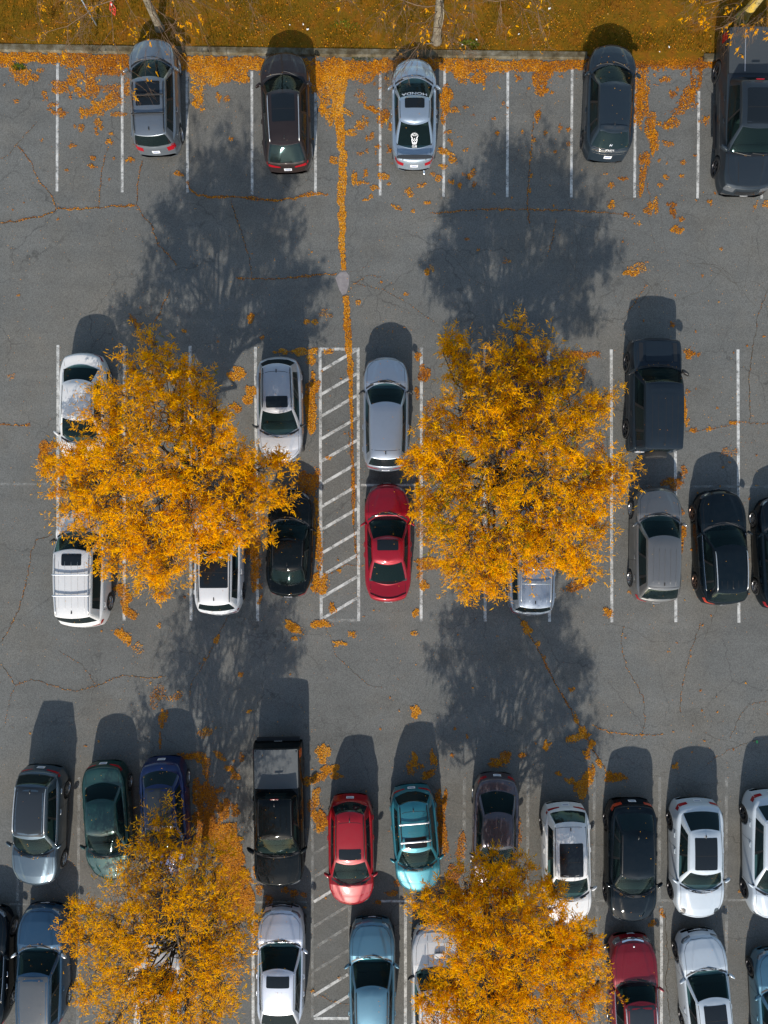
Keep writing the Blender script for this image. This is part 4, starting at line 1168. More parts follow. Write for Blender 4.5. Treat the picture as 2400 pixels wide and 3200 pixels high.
    front('lower_trim', 'f', -W0 * .55, W0 * .55, lt - .02, lt + .05, M_trim)
    if 'rear' in plate:
        zp = .78 if typ == 'sedan' else (.80 if typ != 'pickup' else .62)
        if tail == 'postbox': zp = 1.0
        p_ = front('licence_plate', 'r', -.15, .15, zp - .07, zp + .07, M_plate, .014)
        if p_: front('plate_marks', 'r', -.11, .11, zp - .02, zp + .025, M_plate_ink, .016, p_, 4, 1)
    if 'front' in plate:
        zp = zn0 + .01
        p_ = front('licence_plate', 'f', -.15, .15, zp - .07, zp + .065, M_plate, .02)
        if p_: front('plate_marks', 'f', -.11, .11, zp - .02, zp + .02, M_plate_ink, .022, p_, 4, 1)

    # cowl panel and wipers in front of the glass
    V = []; F = []; nn_ = 16
    for i in range(nn_ + 1):
        q = -1 + 2 * i / nn_; x = q * (wbf - .03)
        for dd in (-.02, .085):
            y = yc - .03 + dd * (1 - .35 * q * q) - bfw * q * q; V.append((x, y, zt(x, y) + .004))
        F += [(2 * i, 2 * i + 2, 2 * i + 3, 2 * i + 1)] if i < nn_ else []
    mobj('cowl_panel', V, F, M_trim, root)
    wp = MB()
    for s0, s1 in ((-.62, -.02), (.02, .60)):
        pts = []
        for i in range(7):
            t = i / 6; x = (s0 + (s1 - s0) * t) * (wbf / .8); q = x / wbf; y = yc + .035 - bfw * q * q - .10 * t
            pts.append((x, y, zt(x, y) + .018))
        wp.tube(pts, .010, 4)
    wp.build('wipers', M_trim, root)

    # shut lines
    gl = []
    if hoodlines:
        for s in (-1, 1):
            gl.append([(s * (wbf - .05), yc - bfw - .02), (s * (W0 * .80), (yc + hl) / 2), (s * W0 * .66, hl - .36), (s * W0 * .45, hl - .20)])
        gl.append([(-W0 * .45, hl - .20), (0, hl - .15), (W0 * .45, hl - .20)])
    if typ == 'sedan':
        for s in (-1, 1): gl.append([(s * (wbr - .08), yg + brw * .6), (s * W0 * .74, -hl + .26)])
    if typ == 'pickup':
        gl.append([(-W0 + .03, yg - .07), (W0 - .03, yg - .07)])
    lines('panel_gap', gl, .011, M_gapm, .004)
    # side shut lines + handles + sills
    V = []; F = []
    for s in (-1, 1):
        for yy in door_y:
            V = []; F = []; o_ = 0
            for i in range(9):
                z = .30 + (D(yy) - .38) * i / 8 + 0
                for dd in (-.006, .006):
                    h_ = bvh.ray_cast(Vector((s * 4, yy + dd, z)), Vector((-s, 0, 0)))
                    x = (h_[0].x if h_[0] else s * W0) + s * .003; V.append((x, yy + dd, z))
            for i in range(8): F.append((o_ + 2 * i, o_ + 2 * i + 1, o_ + 2 * i + 3, o_ + 2 * i + 2))
            mobj('door_gap', V, F, M_gapm, root)
    hm_ = handles or pm
    for s in (-1, 1):
        for kk, yy in (('front_door', door_y[1] + .16), ('rear_door', door_y[2] + .20)):
            if doors == 2 and kk == 'rear_door': continue
            z = D(yy) - .17
            h_ = bvh.ray_cast(Vector((s * 4, yy, z)), Vector((-s, 0, 0)))
            x = (h_[0].x if h_[0] else s * W0) + s * .022
            par = pobj.get(kk + ('L' if s < 0 else 'R'), root)
            MB().tube([(x - s * .03, yy - .10, z), (x, yy - .075, z), (x, yy + .075, z), (x - s * .03, yy + .10, z)], .017, 6).build('door_handle', hm_, par, True)
    if chrome_win:
        for s, cc in ((-1, 'L'), (1, 'R')):
            pts = [Vector(GVa[1 * no_ + (nf + 1 + t if s > 0 else i2 + 1 + (ns - t))]) for t in range(0, ns - 2)]
            MB().tube([(p.x + s * .012, p.y, p.z) for p in pts], .011, 5).build('window_trim', M_chrome, root, True)

    # mirrors
    mmat = mirrors or pm
    for s in (-1, 1):
        my = yc - bfw - .17 if typ not in ('boxy', 'pickup') else yc - bfw - .16; mz = D(my) + (.02 if typ != 'pickup' else .08)
        mx_ = W0 + .055
        sc = 1.0 if typ not in ('boxy', 'pickup') else 1.35
        V = []; F = []; nu, nv = 12, 8
        for j in range(nv + 1):
            ph = math.pi * j / nv
            for i in range(nu):
                th = 2 * math.pi * i / nu
                ex = math.copysign(abs(math.cos(th)) ** .7, math.cos(th)); ey = math.copysign(abs(math.sin(th)) ** .8, math.sin(th))
                yb_ = .065 * math.sin(ph) ** .6 * ey * sc
                if yb_ < -.03 * sc: yb_ = -.03 * sc
                X_ = mx_ + .105 * sc * math.sin(ph) ** .6 * ex; V.append((s * X_, my + yb_ * (1.15 - 2.2 * (X_ - mx_)) - .62 * (X_ - mx_), mz + .075 * sc * math.cos(ph)))
        for j in range(nv):
            for i in range(nu): F.append((j * nu + i, j * nu + (i + 1) % nu, (j + 1) * nu + (i + 1) % nu, (j + 1) * nu + i))
        mo = mobj('mirror', V, F, mmat, root)
        MB().tube([(s * (W0 - .09), my + .03, mz - .05), (s * (W0 + .03), my + .015, mz - .01)], [.04, .04], 8).build('mirror_arm', M_trim, mo, True)

    # wheels
    me, rm, hub = wheel_meshes(R, .235 if typ not in ('pickup', 'boxy') else .27, rim)
    for s in (-1, 1):
        for y in yw:
            wo = bpy.data.objects.new('wheel', me); link(wo, root); wo.location = (s * (W0 - .135), y, R)
            if s < 0: wo.rotation_euler = (0, 0, math.pi)
            link(bpy.data.objects.new('rim', rm), wo); link(bpy.data.objects.new('brake_disc', hub), wo)
    ub = MB(); ub.box((0, 0, .43), (2 * (W0 - .30), LL - .5, .36)); ub.build('underbody', M_under, root)

    # seats, dashboard, steering wheel
    zb_ = pr['belt'] - .12
    ysf = yr - .62 if typ in ('sedan', 'hatch') else yr - .55
    for s in (-1, 1):
        sb = MB(); sb.rbox((s * .37, ysf - .02, (zb_ + H - .42) / 2), (.46, .15, H - .42 - zb_), .05); sb.rbox((s * .37, ysf - .06, H - .34), (.25, .09, .14), .03)
        sb.rbox((s * .37, ysf + .26, zb_ + .04), (.46, .46, .1), .04)
        sb.build('seat', M_seat, root, True)
    if typ != 'pickup' or True:
        yrs = max(ysf - .85, yk + .22)
        sb = MB(); sb.rbox((0, yrs, (zb_ + H - .50) / 2 + .03), (1.2, .15, H - .48 - zb_), .05)
        for s in (-.38, 0, .38): sb.rbox((s, yrs - .02, H - .42), (.22, .08, .10), .03)
        sb.rbox((0, yrs + .25, zb_ + .03), (1.2, .42, .09), .04)
        sb.build('rear_seat', M_seat, root, True)
    db = MB(); db.rbox((0, yc - bfw - .16, pr['cowl'] + .005), (2 * (W0 - .26), .30, .07), .04); db.build('dashboard', M_int, root, True)
    pts = [(-.37 + .18 * math.cos(a_), yc - bfw - .40 + .06 * math.sin(a_), pr['belt'] + .0 + .14 * math.sin(a_)) for a_ in np.linspace(0, 2 * math.pi, 17)]
    MB().tube(pts, .013, 5).build('steering_wheel', M_trim, root, True)

    # roof things -----------------------------------------------------
    zR = lambda x, y: zt(x, y, H)
    for item in roof:
        k = item[0]
        if k == 'sun':      # sunroof: photo rows y0,y1 and width in m
            _, p0, p1, wd = item[:4]; a_ = loc(p0, H); b2 = loc(p1, H); patch('sunroof', 0, (a_ + b2) / 2, wd, abs(a_ - b2), M_roofglass, .05, .005)
        elif k == 'pano':
            _, p0, p1, wd = item[:4]; a_ = loc(p0, H); b2 = loc(p1, H); p_ = patch('panoramic_roof', 0, (a_ + b2) / 2, wd, abs(a_ - b2), M_roofglass, .03, .005)
            lines('roof_seam', [[(-wd / 2 + .02, a_ * .45 + b2 * .55), (wd / 2 - .02, a_ * .45 + b2 * .55)]], .02, M_gapm, .008, p_)
        elif k == 'black':
            patch('roof_panel', 0, (yr - bfr + yk + brr) / 2, 2 * (WR - .07), (yr - bfr - yk - brr) * .98, M_gloss if len(item) < 2 else item[1], .04, .004)
        elif k == 'rails':
            mt = item[1]; inset = item[2] if len(item) > 2 else .05
            for s in (-1, 1):
                ya, yb = yr - bfr - .12, yk + brr + .06; pts = []
                for i in range(13):
                    t = i / 12; y = ya + (yb - ya) * t; x = s * (WR - inset) * (1 - .05 * t ** 1.7); lift = .035 * min(1, min(t, 1 - t) / .06)
                    pts.append((x, y, zR(x, y) + .008 + lift))
                MB().tube(pts, .018, 6).build('roof_rail', mt, root, True)
        elif k == 'trim':
            pl = []
            for s in (-1, 1): pl.append([(s * (WR - .035), yr - bfr - .02), (s * (WR - .035), ym), (s * (WR * .965 - .035), yk + brr)])
            lines('roof_trim', pl, .022, M_trim, .004)
        elif k == 'bar':
            _, p0, mt = item[:3]; y = loc(p0, H + .08)
            b_ = MB(); x_ = WR - .04; z = zR(0, y) + .06
            b_.rbox((0, y, z), (2 * x_ + .06, .06, .03), .01)
            for s in (-1, 1): b_.box((s * (x_ - .02), y, z - .05), (.05, .06, .075))
            b_.build('roof_crossbar', mt, root, True)
        elif k == 'ribs':
            nrb = item[1] if len(item) > 1 else 5; wd = WR * 1.35
            a_ = yr - bfr - .35; b2 = yk + brr + .12
            rb = MB()
            for i in range(nrb):
                x = -wd / 2 + wd * i / (nrb - 1)
                pts = [(x, a_ + (b2 - a_) * t, zR(x, a_ + (b2 - a_) * t) + .002) for t in np.linspace(0, 1, 9)]
                rb.tube(pts, [.004] + [.012] * 7 + [.004], 6)
            rb.build('roof_ribs', roofmat or pm, root, True)
        elif k == 'vents':
            a_ = loc(item[1], H); b2 = loc(item[2], H)
            lines('roof_grooves', [[(x, a_), (x, b2)] for x in np.linspace(-.42, .42, 5)], .012, M_gapm)
        elif k == 'spoiler':   # rear roof spoiler seam
            y = loc(item[1], H - .05)
            lines('spoiler_seam', [[(-WR * .9, y + brr * .7), (-WR * .5, y + brr * .15), (0, y), (WR * .5, y + brr * .15), (WR * .9, y + brr * .7)]], .016, M_gapm)
    if antenna:
        ya = yk + brr + .18; z = zR(0, ya)
        V = [(-.022, ya - .06, z), (.022, ya - .06, z), (.018, ya + .09, z), (-.018, ya + .09, z), (-.005, ya - .05, z + .07), (.005, ya - .05, z + .07), (.003, ya - .01, z + .055), (-.003, ya - .01, z + .055)]
        mobj('antenna', V, [(4, 5, 6, 7), (0, 1, 5, 4), (1, 2, 6, 5), (2, 3, 7, 6), (3, 0, 4, 7)], M_trim, root)
    if rails: pass
    ctx = dict(root=root, patch=patch, lines=lines, front=front, skin=skin, loc=loc, zt=zt, W0=W0, hl=hl, D=D, yc=yc, yr=yr, yk=yk, yg=yg, H=H, WR=WR, R=R, bfr=bfr, brr=brr, brw=brw, bfw=bfw, bvh=bvh, wbf=wbf, pm=pm, rm=rm, me=me, hub=hub, yw=yw)
    if extras: extras(ctx)
    ctx['xf'] = (cx, cy, rz); ctx['hoods'] = (hl, W0); CARS.append(ctx)
    return ctx


# ---- text laid on a car surface
def text_mesh(txt, size):
    cu = bpy.data.curves.new('lettering', 'FONT'); cu.body = txt; cu.size = size; cu.align_x = 'CENTER'; cu.align_y = 'CENTER'
    cu.resolution_u = 3; cu.offset = size * .022
    o = bpy.data.objects.new('tmp', cu); C.objects.link(o)
    bpy.context.view_layer.update()
    me = o.evaluated_get(bpy.context.evaluated_depsgraph_get()).to_mesh()
    V = [tuple(v.co) for v in me.vertices]; F = [tuple(p.vertices) for p in me.polygons]
    C.objects.unlink(o); bpy.data.objects.remove(o)
    return V, F


def lay(ctx, V, F, fn, nm, mat, off=.006, parent=None):
    out = []
    for x, y, *_ in V:
        X_, Y_ = fn(x, y); out.append((X_, Y_, ctx['zt'](X_, Y_) + off))
    return mobj(nm, out, F, mat, parent or ctx['root'], False)


# paints (linear base colours)
C_grey = paint('paint_steel_grey', (.16, .185, .215), .6)
C_brown = paint('paint_dark_brown', (.022, .016, .016), .15, .4, .5, .1)
C_silverblue = paint('paint_silver_blue', (.33, .40, .48), .65)
C_ink = paint('paint_dark_slate', (.015, .024, .034), .15, .4, .5, .1)
C_truck = paint('paint_truck_grey', (.020, .028, .037), .3, .4, .6, .1)
C_white = paint('paint_white', (.58, .58, .58), 0.0, .45)
C_white2 = paint('paint_pearl_white', (.54, .55, .57), 0.0, .42)
C_whiteblue = paint('paint_cool_white', (.42, .47, .52), 0.05, .42)
C_silver = paint('paint_silver', (.40, .41, .44), .5)
C_silverl = paint('paint_light_silver', (.50, .53, .60), .55)
C_wagon = paint('paint_blue_silver', (.27, .31, .37), .6)
C_black = paint('paint_black', (.003, .005, .006), 0, .5, .45, .0)
C_navyblk = paint('paint_blue_black', (.003, .007, .011), 0, .5, .5, .0)
C_red = paint('paint_red', (.27, .002, .012), .2)
C_red2 = paint('paint_bright_red', (.27, .001, .007), .1)
C_red3 = paint('paint_wine_red', (.19, .003, .010), .2)
C_rav = paint('paint_warm_grey', (.155, .155, .155), .55)
C_tig = paint('paint_slate_blue', (.050, .078, .105), .5)
C_green = paint('paint_dark_green', (.006, .040, .036), .35)
C_blue = paint('paint_royal_blue', (.001, .012, .065), .25)
C_teal = paint('paint_teal', (.020, .15, .195), .35)
C_purple = paint('paint_purple_grey', (.075, .066, .08), .5)
C_sub = paint('paint_steel_blue', (.018, .058, .11), .4)
C_lblue = paint('paint_light_blue', (.075, .175, .245), .45)
C_dblue = paint('paint_deep_blue', (.015, .022, .09), .4)
C_def = paint('paint_matte_slate', (.011, .018, .027), 0, .42, .4, .05)
M_roofgrey = simple('grey_roof_coating', (.06, .065, .07), .3, 0, .5)
M_roofdk = simple('dark_glass_roof', (.020, .025, .031), .2, 0, .2, .3)


def ex_civic(c):
    # windscreen banner, reads from the car's front
    V, F = text_mesh('HONDA', .26)
    w0 = max(v[0] for v in V) - min(v[0] for v in V)
    yb = c['yr'] + .075
    s = .98 / w0
    def fn(x, y):
        X_ = -x * s; return X_, yb - y * .62 - c['bfr'] * (X_ / .6) ** 2 * .75
    lay(c, V, F, fn, 'windscreen_lettering', M_white, .008)
    # rear window sticker: arched word, RUN, horned mask, CLUB
    yt = c['yk'] - .30
    par = None
    V, F = text_mesh('MIDNIGHT', .07); w0 = max(v[0] for v in V)
    def arc(x, y):
        a = x / w0 * .95; r = .145 + y; return r * math.sin(a), yt - .145 + .02 + r * math.cos(a)
    lay(c, V, F, arc, 'sticker_lettering', M_white, .008)
    V, F = text_mesh('RUN', .065); lay(c, V, F, lambda x, y: (x * 1.1, y + yt - .045), 'sticker_lettering', M_white, .008)
    V, F = text_mesh('CLUB', .10); lay(c, V, F, lambda x, y: (x * .75, y + yt - .40), 'sticker_lettering', M_white, .008)
    # mask in strips: horns, brow, cheeks, chin
    def poly(pts):
        lay(c, [(p[0], p[1], 0) for p in pts], [tuple(range(len(pts)))], lambda x, y: (x, y + yt), 'sticker_mask', M_white, .008)
    for s in (-1, 1):
        poly([(s * .135, -.02), (s * .14, -.07), (s * .11, -.13), (s * .05, -.15), (s * .075, -.11), (s * .11, -.075)])
        poly([(s * .11, -.135), (s * .115, -.20), (s * .085, -.30), (s * .05, -.35), (s * .045, -.27), (s * .075, -.235), (s * .085, -.20), (s * .06, -.165)])
        poly([(s * .012, -.185), (s * .05, -.175), (s * .06, -.205), (s * .02, -.225)])
    poly([(-.018, -.13), (.018, -.13), (.008, -.18), (-.008, -.18)]); poly([(-.04, -.27), (.04, -.27), (.03, -.35), (0, -.32), (-.03, -.35)]); poly([(-.02, -.23), (.02, -.23), (.012, -.26), (-.012, -.26)])
    # boot spoiler on two stands
    y = c['loc'](490, 1.16); z = c['D'](y) + .16
    b_ = MB(); b_.rbox((0, y, z), (1.36, .16, .025), .008)
    b_.box((-.45, y, z - .08), (.03, .12, .14)); b_.box((.45, y, z - .08), (.03, .12, .14))
    b_.box((-.685, y, z), (.015, .18, .07)); b_.box((.685, y, z), (.015, .18, .07))
    b_.build('boot_spoiler', M_spoil, c['root'])
    x = .42; MB().tube([(x, -c['hl'] + .2, .27), (x, -c['hl'] - .06, .27)], .045, 12).build('exhaust_tip', M_chrome, c['root'], True)


def ex_ioniq(c):
    hl, W0 = c['hl'], c['W0']
    def arcy(x, e): return -hl + e + .22 * (abs(x) / W0) ** 2.0
    xs = np.linspace(-W0 * .74, W0 * .74, 15)
    c['lines']('lamp_strip', [[(x, arcy(x, .185)) for x in xs]], .075, M_gloss, .006)
    c['lines']('lamp_bar', [[(x, arcy(x, .115)) for x in xs]], .05, M_chrome, .008)
    V, F = text_mesh('IONIQ 5', .06)
    lay(c, V, F, lambda x, y: (x * 1.5, y + arcy(x, .185)), 'rear_lettering', M_white, .010)
    V, F = text_mesh('H', .10); lay(c, V, F, lambda x, y: (x * 1.4 + y * .3, y * .7 - hl + .33), 'rear_emblem', M_chrome, .008)
    c['front']('bumper_strip', 'r', -.62, .62, .44, .47, M_chrome, .01)
    c['patch']('rear_spoiler', 0, c['yk'] + .16, 1.05, .20, c['pm'], .03, .03)
    for s in (-1, 1): c['patch']('spoiler_vent', s * .22, c['yk'] + .17, .36, .10, M_roofdk, .03, .034)


def ex_defender(c):
    # spare wheel on the back door, white plate, spare on hinge side
    wo = bpy.data.objects.new('spare_wheel', c['me']); link(wo, c['root']); wo.location = (.0, -c['hl'] - .12, 1.02); wo.rotation_euler = (0, 0, -math.pi / 2)
    link(bpy.data.objects.new('rim', c['rm']), wo)
    MB().box((-.62, -c['hl'] - .03, .95), (.34, .03, .16)).build('licence_plate', M_plate, c['root'])
    MB().rbox((.55, -c['hl'] - .02, .98), (.12, .04, .12), .01).build('rear_lamp', M_head, c['root'])
    # raised bonnet panel with dark side vents
    y0 = (c['hl'] + c['yc']) / 2 - .02
    c['patch']('hood_panel', 0, y0, 1.0, c['hl'] - c['yc'] - .35, c['pm'], .05, .022)
    for s in (-1, 1): c['patch']('hood_vent', s * .66, y0 - .02, .15, .75, M_trim, .03, .006)
    c['patch']('roof_front_panel', 0, c['yr'] - .28, 1.16, .34, c['pm'], .04, .012)
    lns = [[(x, c['yr'] - .55), (x, c['yk'] + .15)] for x in (-.48, -.26, .02, .26, .48)]
    c['lines']('roof_grooves', lns, .016, M_gapm)


def tonneau(c, seams=2, bars=False, mat=None):
    y1 = c['yg'] - .14; y0 = -c['hl'] + .12; wx = 2 * (c['W0'] - .13)
    V = []; F = []
    p = c['patch']('tonneau_cover', 0, (y0 + y1) / 2, wx, y1 - y0, mat or M_tonneau, .03, .014)
    c['lines']('bed_rail', [[(s * (c['W0'] - .10), y0), (s * (c['W0'] - .10), y1)] for s in (-1, 1)], .05, M_trim, .02)
    for i in range(seams):
        t = (i + 1) / (seams + 1); y = y0 + (y1 - y0) * t
        c['lines']('cover_seam', [[(-wx / 2 + .02, y), (wx / 2 - .02, y)]], .014, M_gapm, .018, p)
    if bars:
        for x in (-.62, .30):
            c['lines']('cover_bar', [[(x, y0 + .08), (x, y1 - .05)]], .03, M_silver, .02, p)
    # brake light above the cab's rear window
    MB().rbox((0, c['yk'] + .0, c['H'] - .075), (.32, .03, .04), .008).build('brake_light', M_red, c['root'], True)
    for s in (-1, 1):
        MB().box((s * (c['W0'] - .02), (c['yr'] + c['yk']) / 2 + .1, .38), (.16, 1.7 if c['yr'] - c['yk'] > 1 else 1.2, .04)).build('running_board', M_trim, c['root'])
        c['skin']('taillight', 'r', s, 60, 82, (.9, .9), (1.2, 1.2), M_red, 5, 3, .006)
    MB().box((0, -c['hl'] - .05, .55), (1.7, .14, .12)).build('step_bumper', M_chrome if bars else M_trim, c['root'])


def ex_black_pickup(c):
    tonneau(c, 0, False, M_cover)


def ex_grey_pickup(c):
    tonneau(c, 0, True, M_tonneau)
    c['front']('bumper_bar', 'f', -.85, .85, .50, .62, M_chrome, .012)
    lns = [[(s * .42, c['hl'] - .32), (s * .48, c['yc'] + .25)] for s in (-1, 1)]
    c['lines']('hood_crease', lns, .02, M_gapm, .003)
    MB().tube([(-.55, c['yk'] + .1, c['H'] - .02), (-.55, c['yk'] + .05, c['H'] + .05)], .03, 6).build('camera_pod', M_trim, c['root'])


def ex_rack(c):    # ladder style luggage rack
    b_ = MB(); z = c['H'] + .07
    ya = c['loc'](1775, c['H'] + .07); yb = c['loc'](1878, c['H'] + .07)
    for s in (-1, 1):
        b_.tube([(s * .56, ya, z - .05), (s * .56, ya - .06, z), (s * .56, yb + .04, z), (s * .54, yb - .06, z - .05)], .022, 6)
    for y in (ya - .06, (ya + yb) / 2 + .02):
        b_.tube([(-.56, y, z), (.56, y, z)], .02, 6)
    b_.build('luggage_rack', M_silver, c['root'], True)


def ex_benz(c):
    # two chrome louvres with a badge, bonnet badge
    for z in (.80, .86):
        c['front']('grille_louvre', 'f', -.42, .42, z - .02, z + .02, M_chrome, .016)
    o = MB().rbox((0, 0, 0), (.16, .10, .03), .01).build('badge', M_gloss, c['root'], True); o.location = (0, c['hl'] - .03, .86)
    MB().rbox((0, c['hl'] - .30, c['zt'](0, c['hl'] - .30) + .01), (.06, .06, .02), .01).build('hood_badge', M_white, c['root'], True)


def ex_lip(c):
    y = -c['hl'] + .20; pts = []
    for i in range(13):
        q = -1 + 2 * i / 12; x = q * c['W0'] * .76; yy = y + .20 * q * q; pts.append((x, yy, c['zt'](x, yy) + .02))
    MB().tube(pts, [.01] + [.024] * 11 + [.01], 6).build('boot_lip', c['pm'], c['root'], True)
    c['lines']('lip_shadow_gap', [[(p[0], p[1] + .04) for p in pts]], .014, M_gapm)


def ex_scoop(c):
    y = c['yc'] + .35; z = c['zt'](0, y)
    MB().rbox((.12, y + .1, z + .02), (.42, .24, .07), .02).build('hood_scoop', c['pm'], c['root'], True)
    MB().box((.12, y + .22, z + .03), (.34, .015, .04)).build('scoop_opening', M_gloss, c['root'])
    for x in (-.22, .22): c['lines']('hood_line', [[(x - .12, c['hl'] - .3), (x - .1, c['yc'] + .1)]], .012, M_gapm)
    for s in (-1, 1):
        MB().tube([(s * .60, c['yr'] - .2, c['H'] + .05), (s * .60, c['yk'] + .1, c['H'] + .05)], .02, 6).build('rack_rail', M_silver, c['root'], True)


SD, HB, SV_, BX, PU = 'sedan', 'hatch', 'suv', 'boxy', 'pickup'
T = 'vehicle'
# ---- top row
build_car('parked_suv', 'grey nose-in SUV with two sunroof panels and black roof bars under the bare tree', 'SUV', SV_, 1.85, (477, 120), (497, 492), 183, 234, 424, 462, C_grey, .75, .45,
          roof=(('pano', 250, 328, .92), ('rails', M_trim), ('bar', 294, M_trim), ('bar', 352, M_trim)), tail='tall', glass=M_glass_d)
build_car('parked_suv', 'dark brown nose-in SUV with silver roof rails and long glass roof below the kerb', 'SUV', SV_, 1.9, (886, 163), (904, 546), 229, 275, 452, 512, C_brown, .75, .45, H=1.68,
          roof=(('pano', 290, 378, .88), ('rails', M_silver), ('spoiler', 440)), tail='slim', rim='alloy')
build_car('parked_sedan', 'silver blue sedan with white windscreen lettering, rear window sticker and black boot spoiler', 'sedan', SD, 1.76, (1293, 181), (1293, 535), 240, 293, 388, 470, C_silverblue, .62, .45,
          roof=(('sun', 303, 336, .76), ('trim',)), tail='corner', mirrors=C_silverblue, extras=ex_civic, antenna=False, chrome_win=True)
build_car('parked_hatchback', 'dark slate hatchback with pale rear lamp bar parked nose-in beside the kerb gap', 'hatchback', HB, 1.89, (1912, 139), (1890, 510), 199, 250, 414, 472, C_ink, .72, .45, H=1.60,
          roof=(), tail='none', mirrors=C_ink, extras=ex_ioniq, rim='dark', hoodz=.08)
build_car('pickup_truck', 'grey pickup truck with chrome front bumper at the top right corner, backed onto the kerb', 'pickup truck', PU, 2.03, (2321, 614), (2345, 88), 487, 398, 247, 240, C_truck, .62, 1.1,
          roof=(('pano', 272, 383, .98),), tail='none', rim='dark', extras=ex_grey_pickup, head='square', handles=C_truck, antenna=False, H=1.96)
# ---- middle row, upper
build_car('parked_sedan', 'white sedan nose down at the left, half under the upper left yellow tree', 'sedan', SD, 1.80, (262, 1470), (270, 1104), 1388, 1314, 1184, 1135, C_white, .62, .5, roof=(('trim',),), tail='corner', antenna=False)
build_car('parked_hatchback', 'silver hatchback with small sunroof and tree shadows on it, left of the upper hatched bay', 'hatchback', HB, 1.80, (879, 1449), (874, 1115), 1364, 1291, 1134, 1118, C_silver, .65, .5, H=1.59,
          roof=(('sun', 1237, 1273, .84), ('rails', M_trim, .045), ('spoiler', 1160)), mirrors=M_trim, rim='dark')
build_car('parked_wagon', 'blue grey nose-up wagon without roof rails right of the upper hatched bay', 'station wagon', SV_, 1.80, (1206, 1113), (1205, 1474), 1192, 1254, 1436, 1460, C_wagon, .72, .5, H=1.62, WR=.61,
          roof=(('spoiler', 1409),), mirrors=M_trim, tail='slim')
build_car('off_roader', 'black boxy off-roader with spare wheel on its back, right of the upper right tree', 'off-roader', BX, 1.99, (2053, 1053), (2046, 1408), 1143, 1191, 1404, 1408, C_def, 1.0, .9,
          roof=(), tail='none', extras=ex_defender, rim='dark', mirrors=M_trim, plate=(), L=(4.45, 'f'), head='square', handles=M_trim, antenna=True)
build_car('parked_sedan', 'deep blue car hidden under the top of the upper right yellow tree', 'sedan', SD, 1.80, (1640, 1450), (1640, 1096), 1375, 1310, 1185, 1130, C_dblue, .62, .5, roof=(('trim',),))
# ---- middle row, lower
build_car('parked_suv', 'large white SUV with silver rack bars at the lower left of the upper left tree', 'SUV', SV_, 1.94, (255, 1588), (260, 1962), 1656, 1716, 1934, 1950, C_white, .8, .7, H=1.80, WR=.72, hoodz=.04,
          roof=(('sun', 1731, 1768, .76), ('rails', M_silver, .07), ('bar', 1796, M_silver), ('bar', 1862, M_silver), ('ribs', 5)), mirrors=M_trim, tail='corner')
build_car('parked_suv', 'white SUV with black glass roof under the bottom of the upper left yellow tree', 'SUV', SV_, 1.86, (683, 1568), (688, 1922), 1660, 1722, 1893, 1912, C_white2, .75, .55, H=1.66,
          roof=(('pano', 1730, 1838, 1.08), ('rails', M_trim, .03)), rim='dark', tail='slim', gh_taper=.95)
build_car('parked_sedan', 'black nose-up sedan with shiny rear window beside the upper hatched bay', 'sedan', SD, 1.79, (912, 1529), (903, 1866), 1619, 1678, 1788, 1832, C_black, .62, .5, roof=(('trim',),), rim='dark')
build_car('parked_coupe', 'red nose-up coupe with sunroof and curved boot lip beside the upper hatched bay', 'coupe', SD, 1.82, (1210, 1510), (1213, 1882), 1604, 1674, 1766, 1832, C_red, .62, .5, H=1.42,
          roof=(('sun', 1686, 1720, .82),), tail='slim', extras=ex_lip, antenna=False, tailmat=C_red)
build_car('parked_suv', 'grey SUV with silver luggage rack sticking out below the upper right yellow tree', 'SUV', SV_, 1.85, (1662, 1575), (1655, 1924), 1662, 1722, 1903, 1916, C_wagon, .75, .55, H=1.66, extras=ex_rack, roof=(('ribs', 5),), mirrors=M_trim)
build_car('parked_suv', 'warm grey SUV with ribbed roof below the black off-roader', 'SUV', SV_, 1.84, (2054, 1520), (2041, 1884), 1606, 1673, 1846, 1878, C_rav, .75, .5, H=1.68,
          roof=(('ribs', 5), ('spoiler', 1838)), tail='corner', rim='multi')
build_car('parked_suv', 'black SUV with silver roof rails, chrome window line and bronze wheels', 'SUV', SV_, 1.88, (2246, 1529), (2252, 1890), 1635, 1702, 1856, 1884, C_navyblk, .75, .5, H=1.64,
          roof=(('rails', M_silver, .04), ('vents', 1815, 1840)), tail='corner', tailmat=M_orange, chrome_win=True, rim='bronze')
build_car('parked_sedan', 'black car with bright alloy wheels cut off by the right edge of the middle row', 'sedan', HB, 1.86, (2436, 1549), (2440, 1905), 1635, 1700, 1850, 1890, C_navyblk, .7, .5, H=1.5, roof=(), tail='corner', rim='multi')
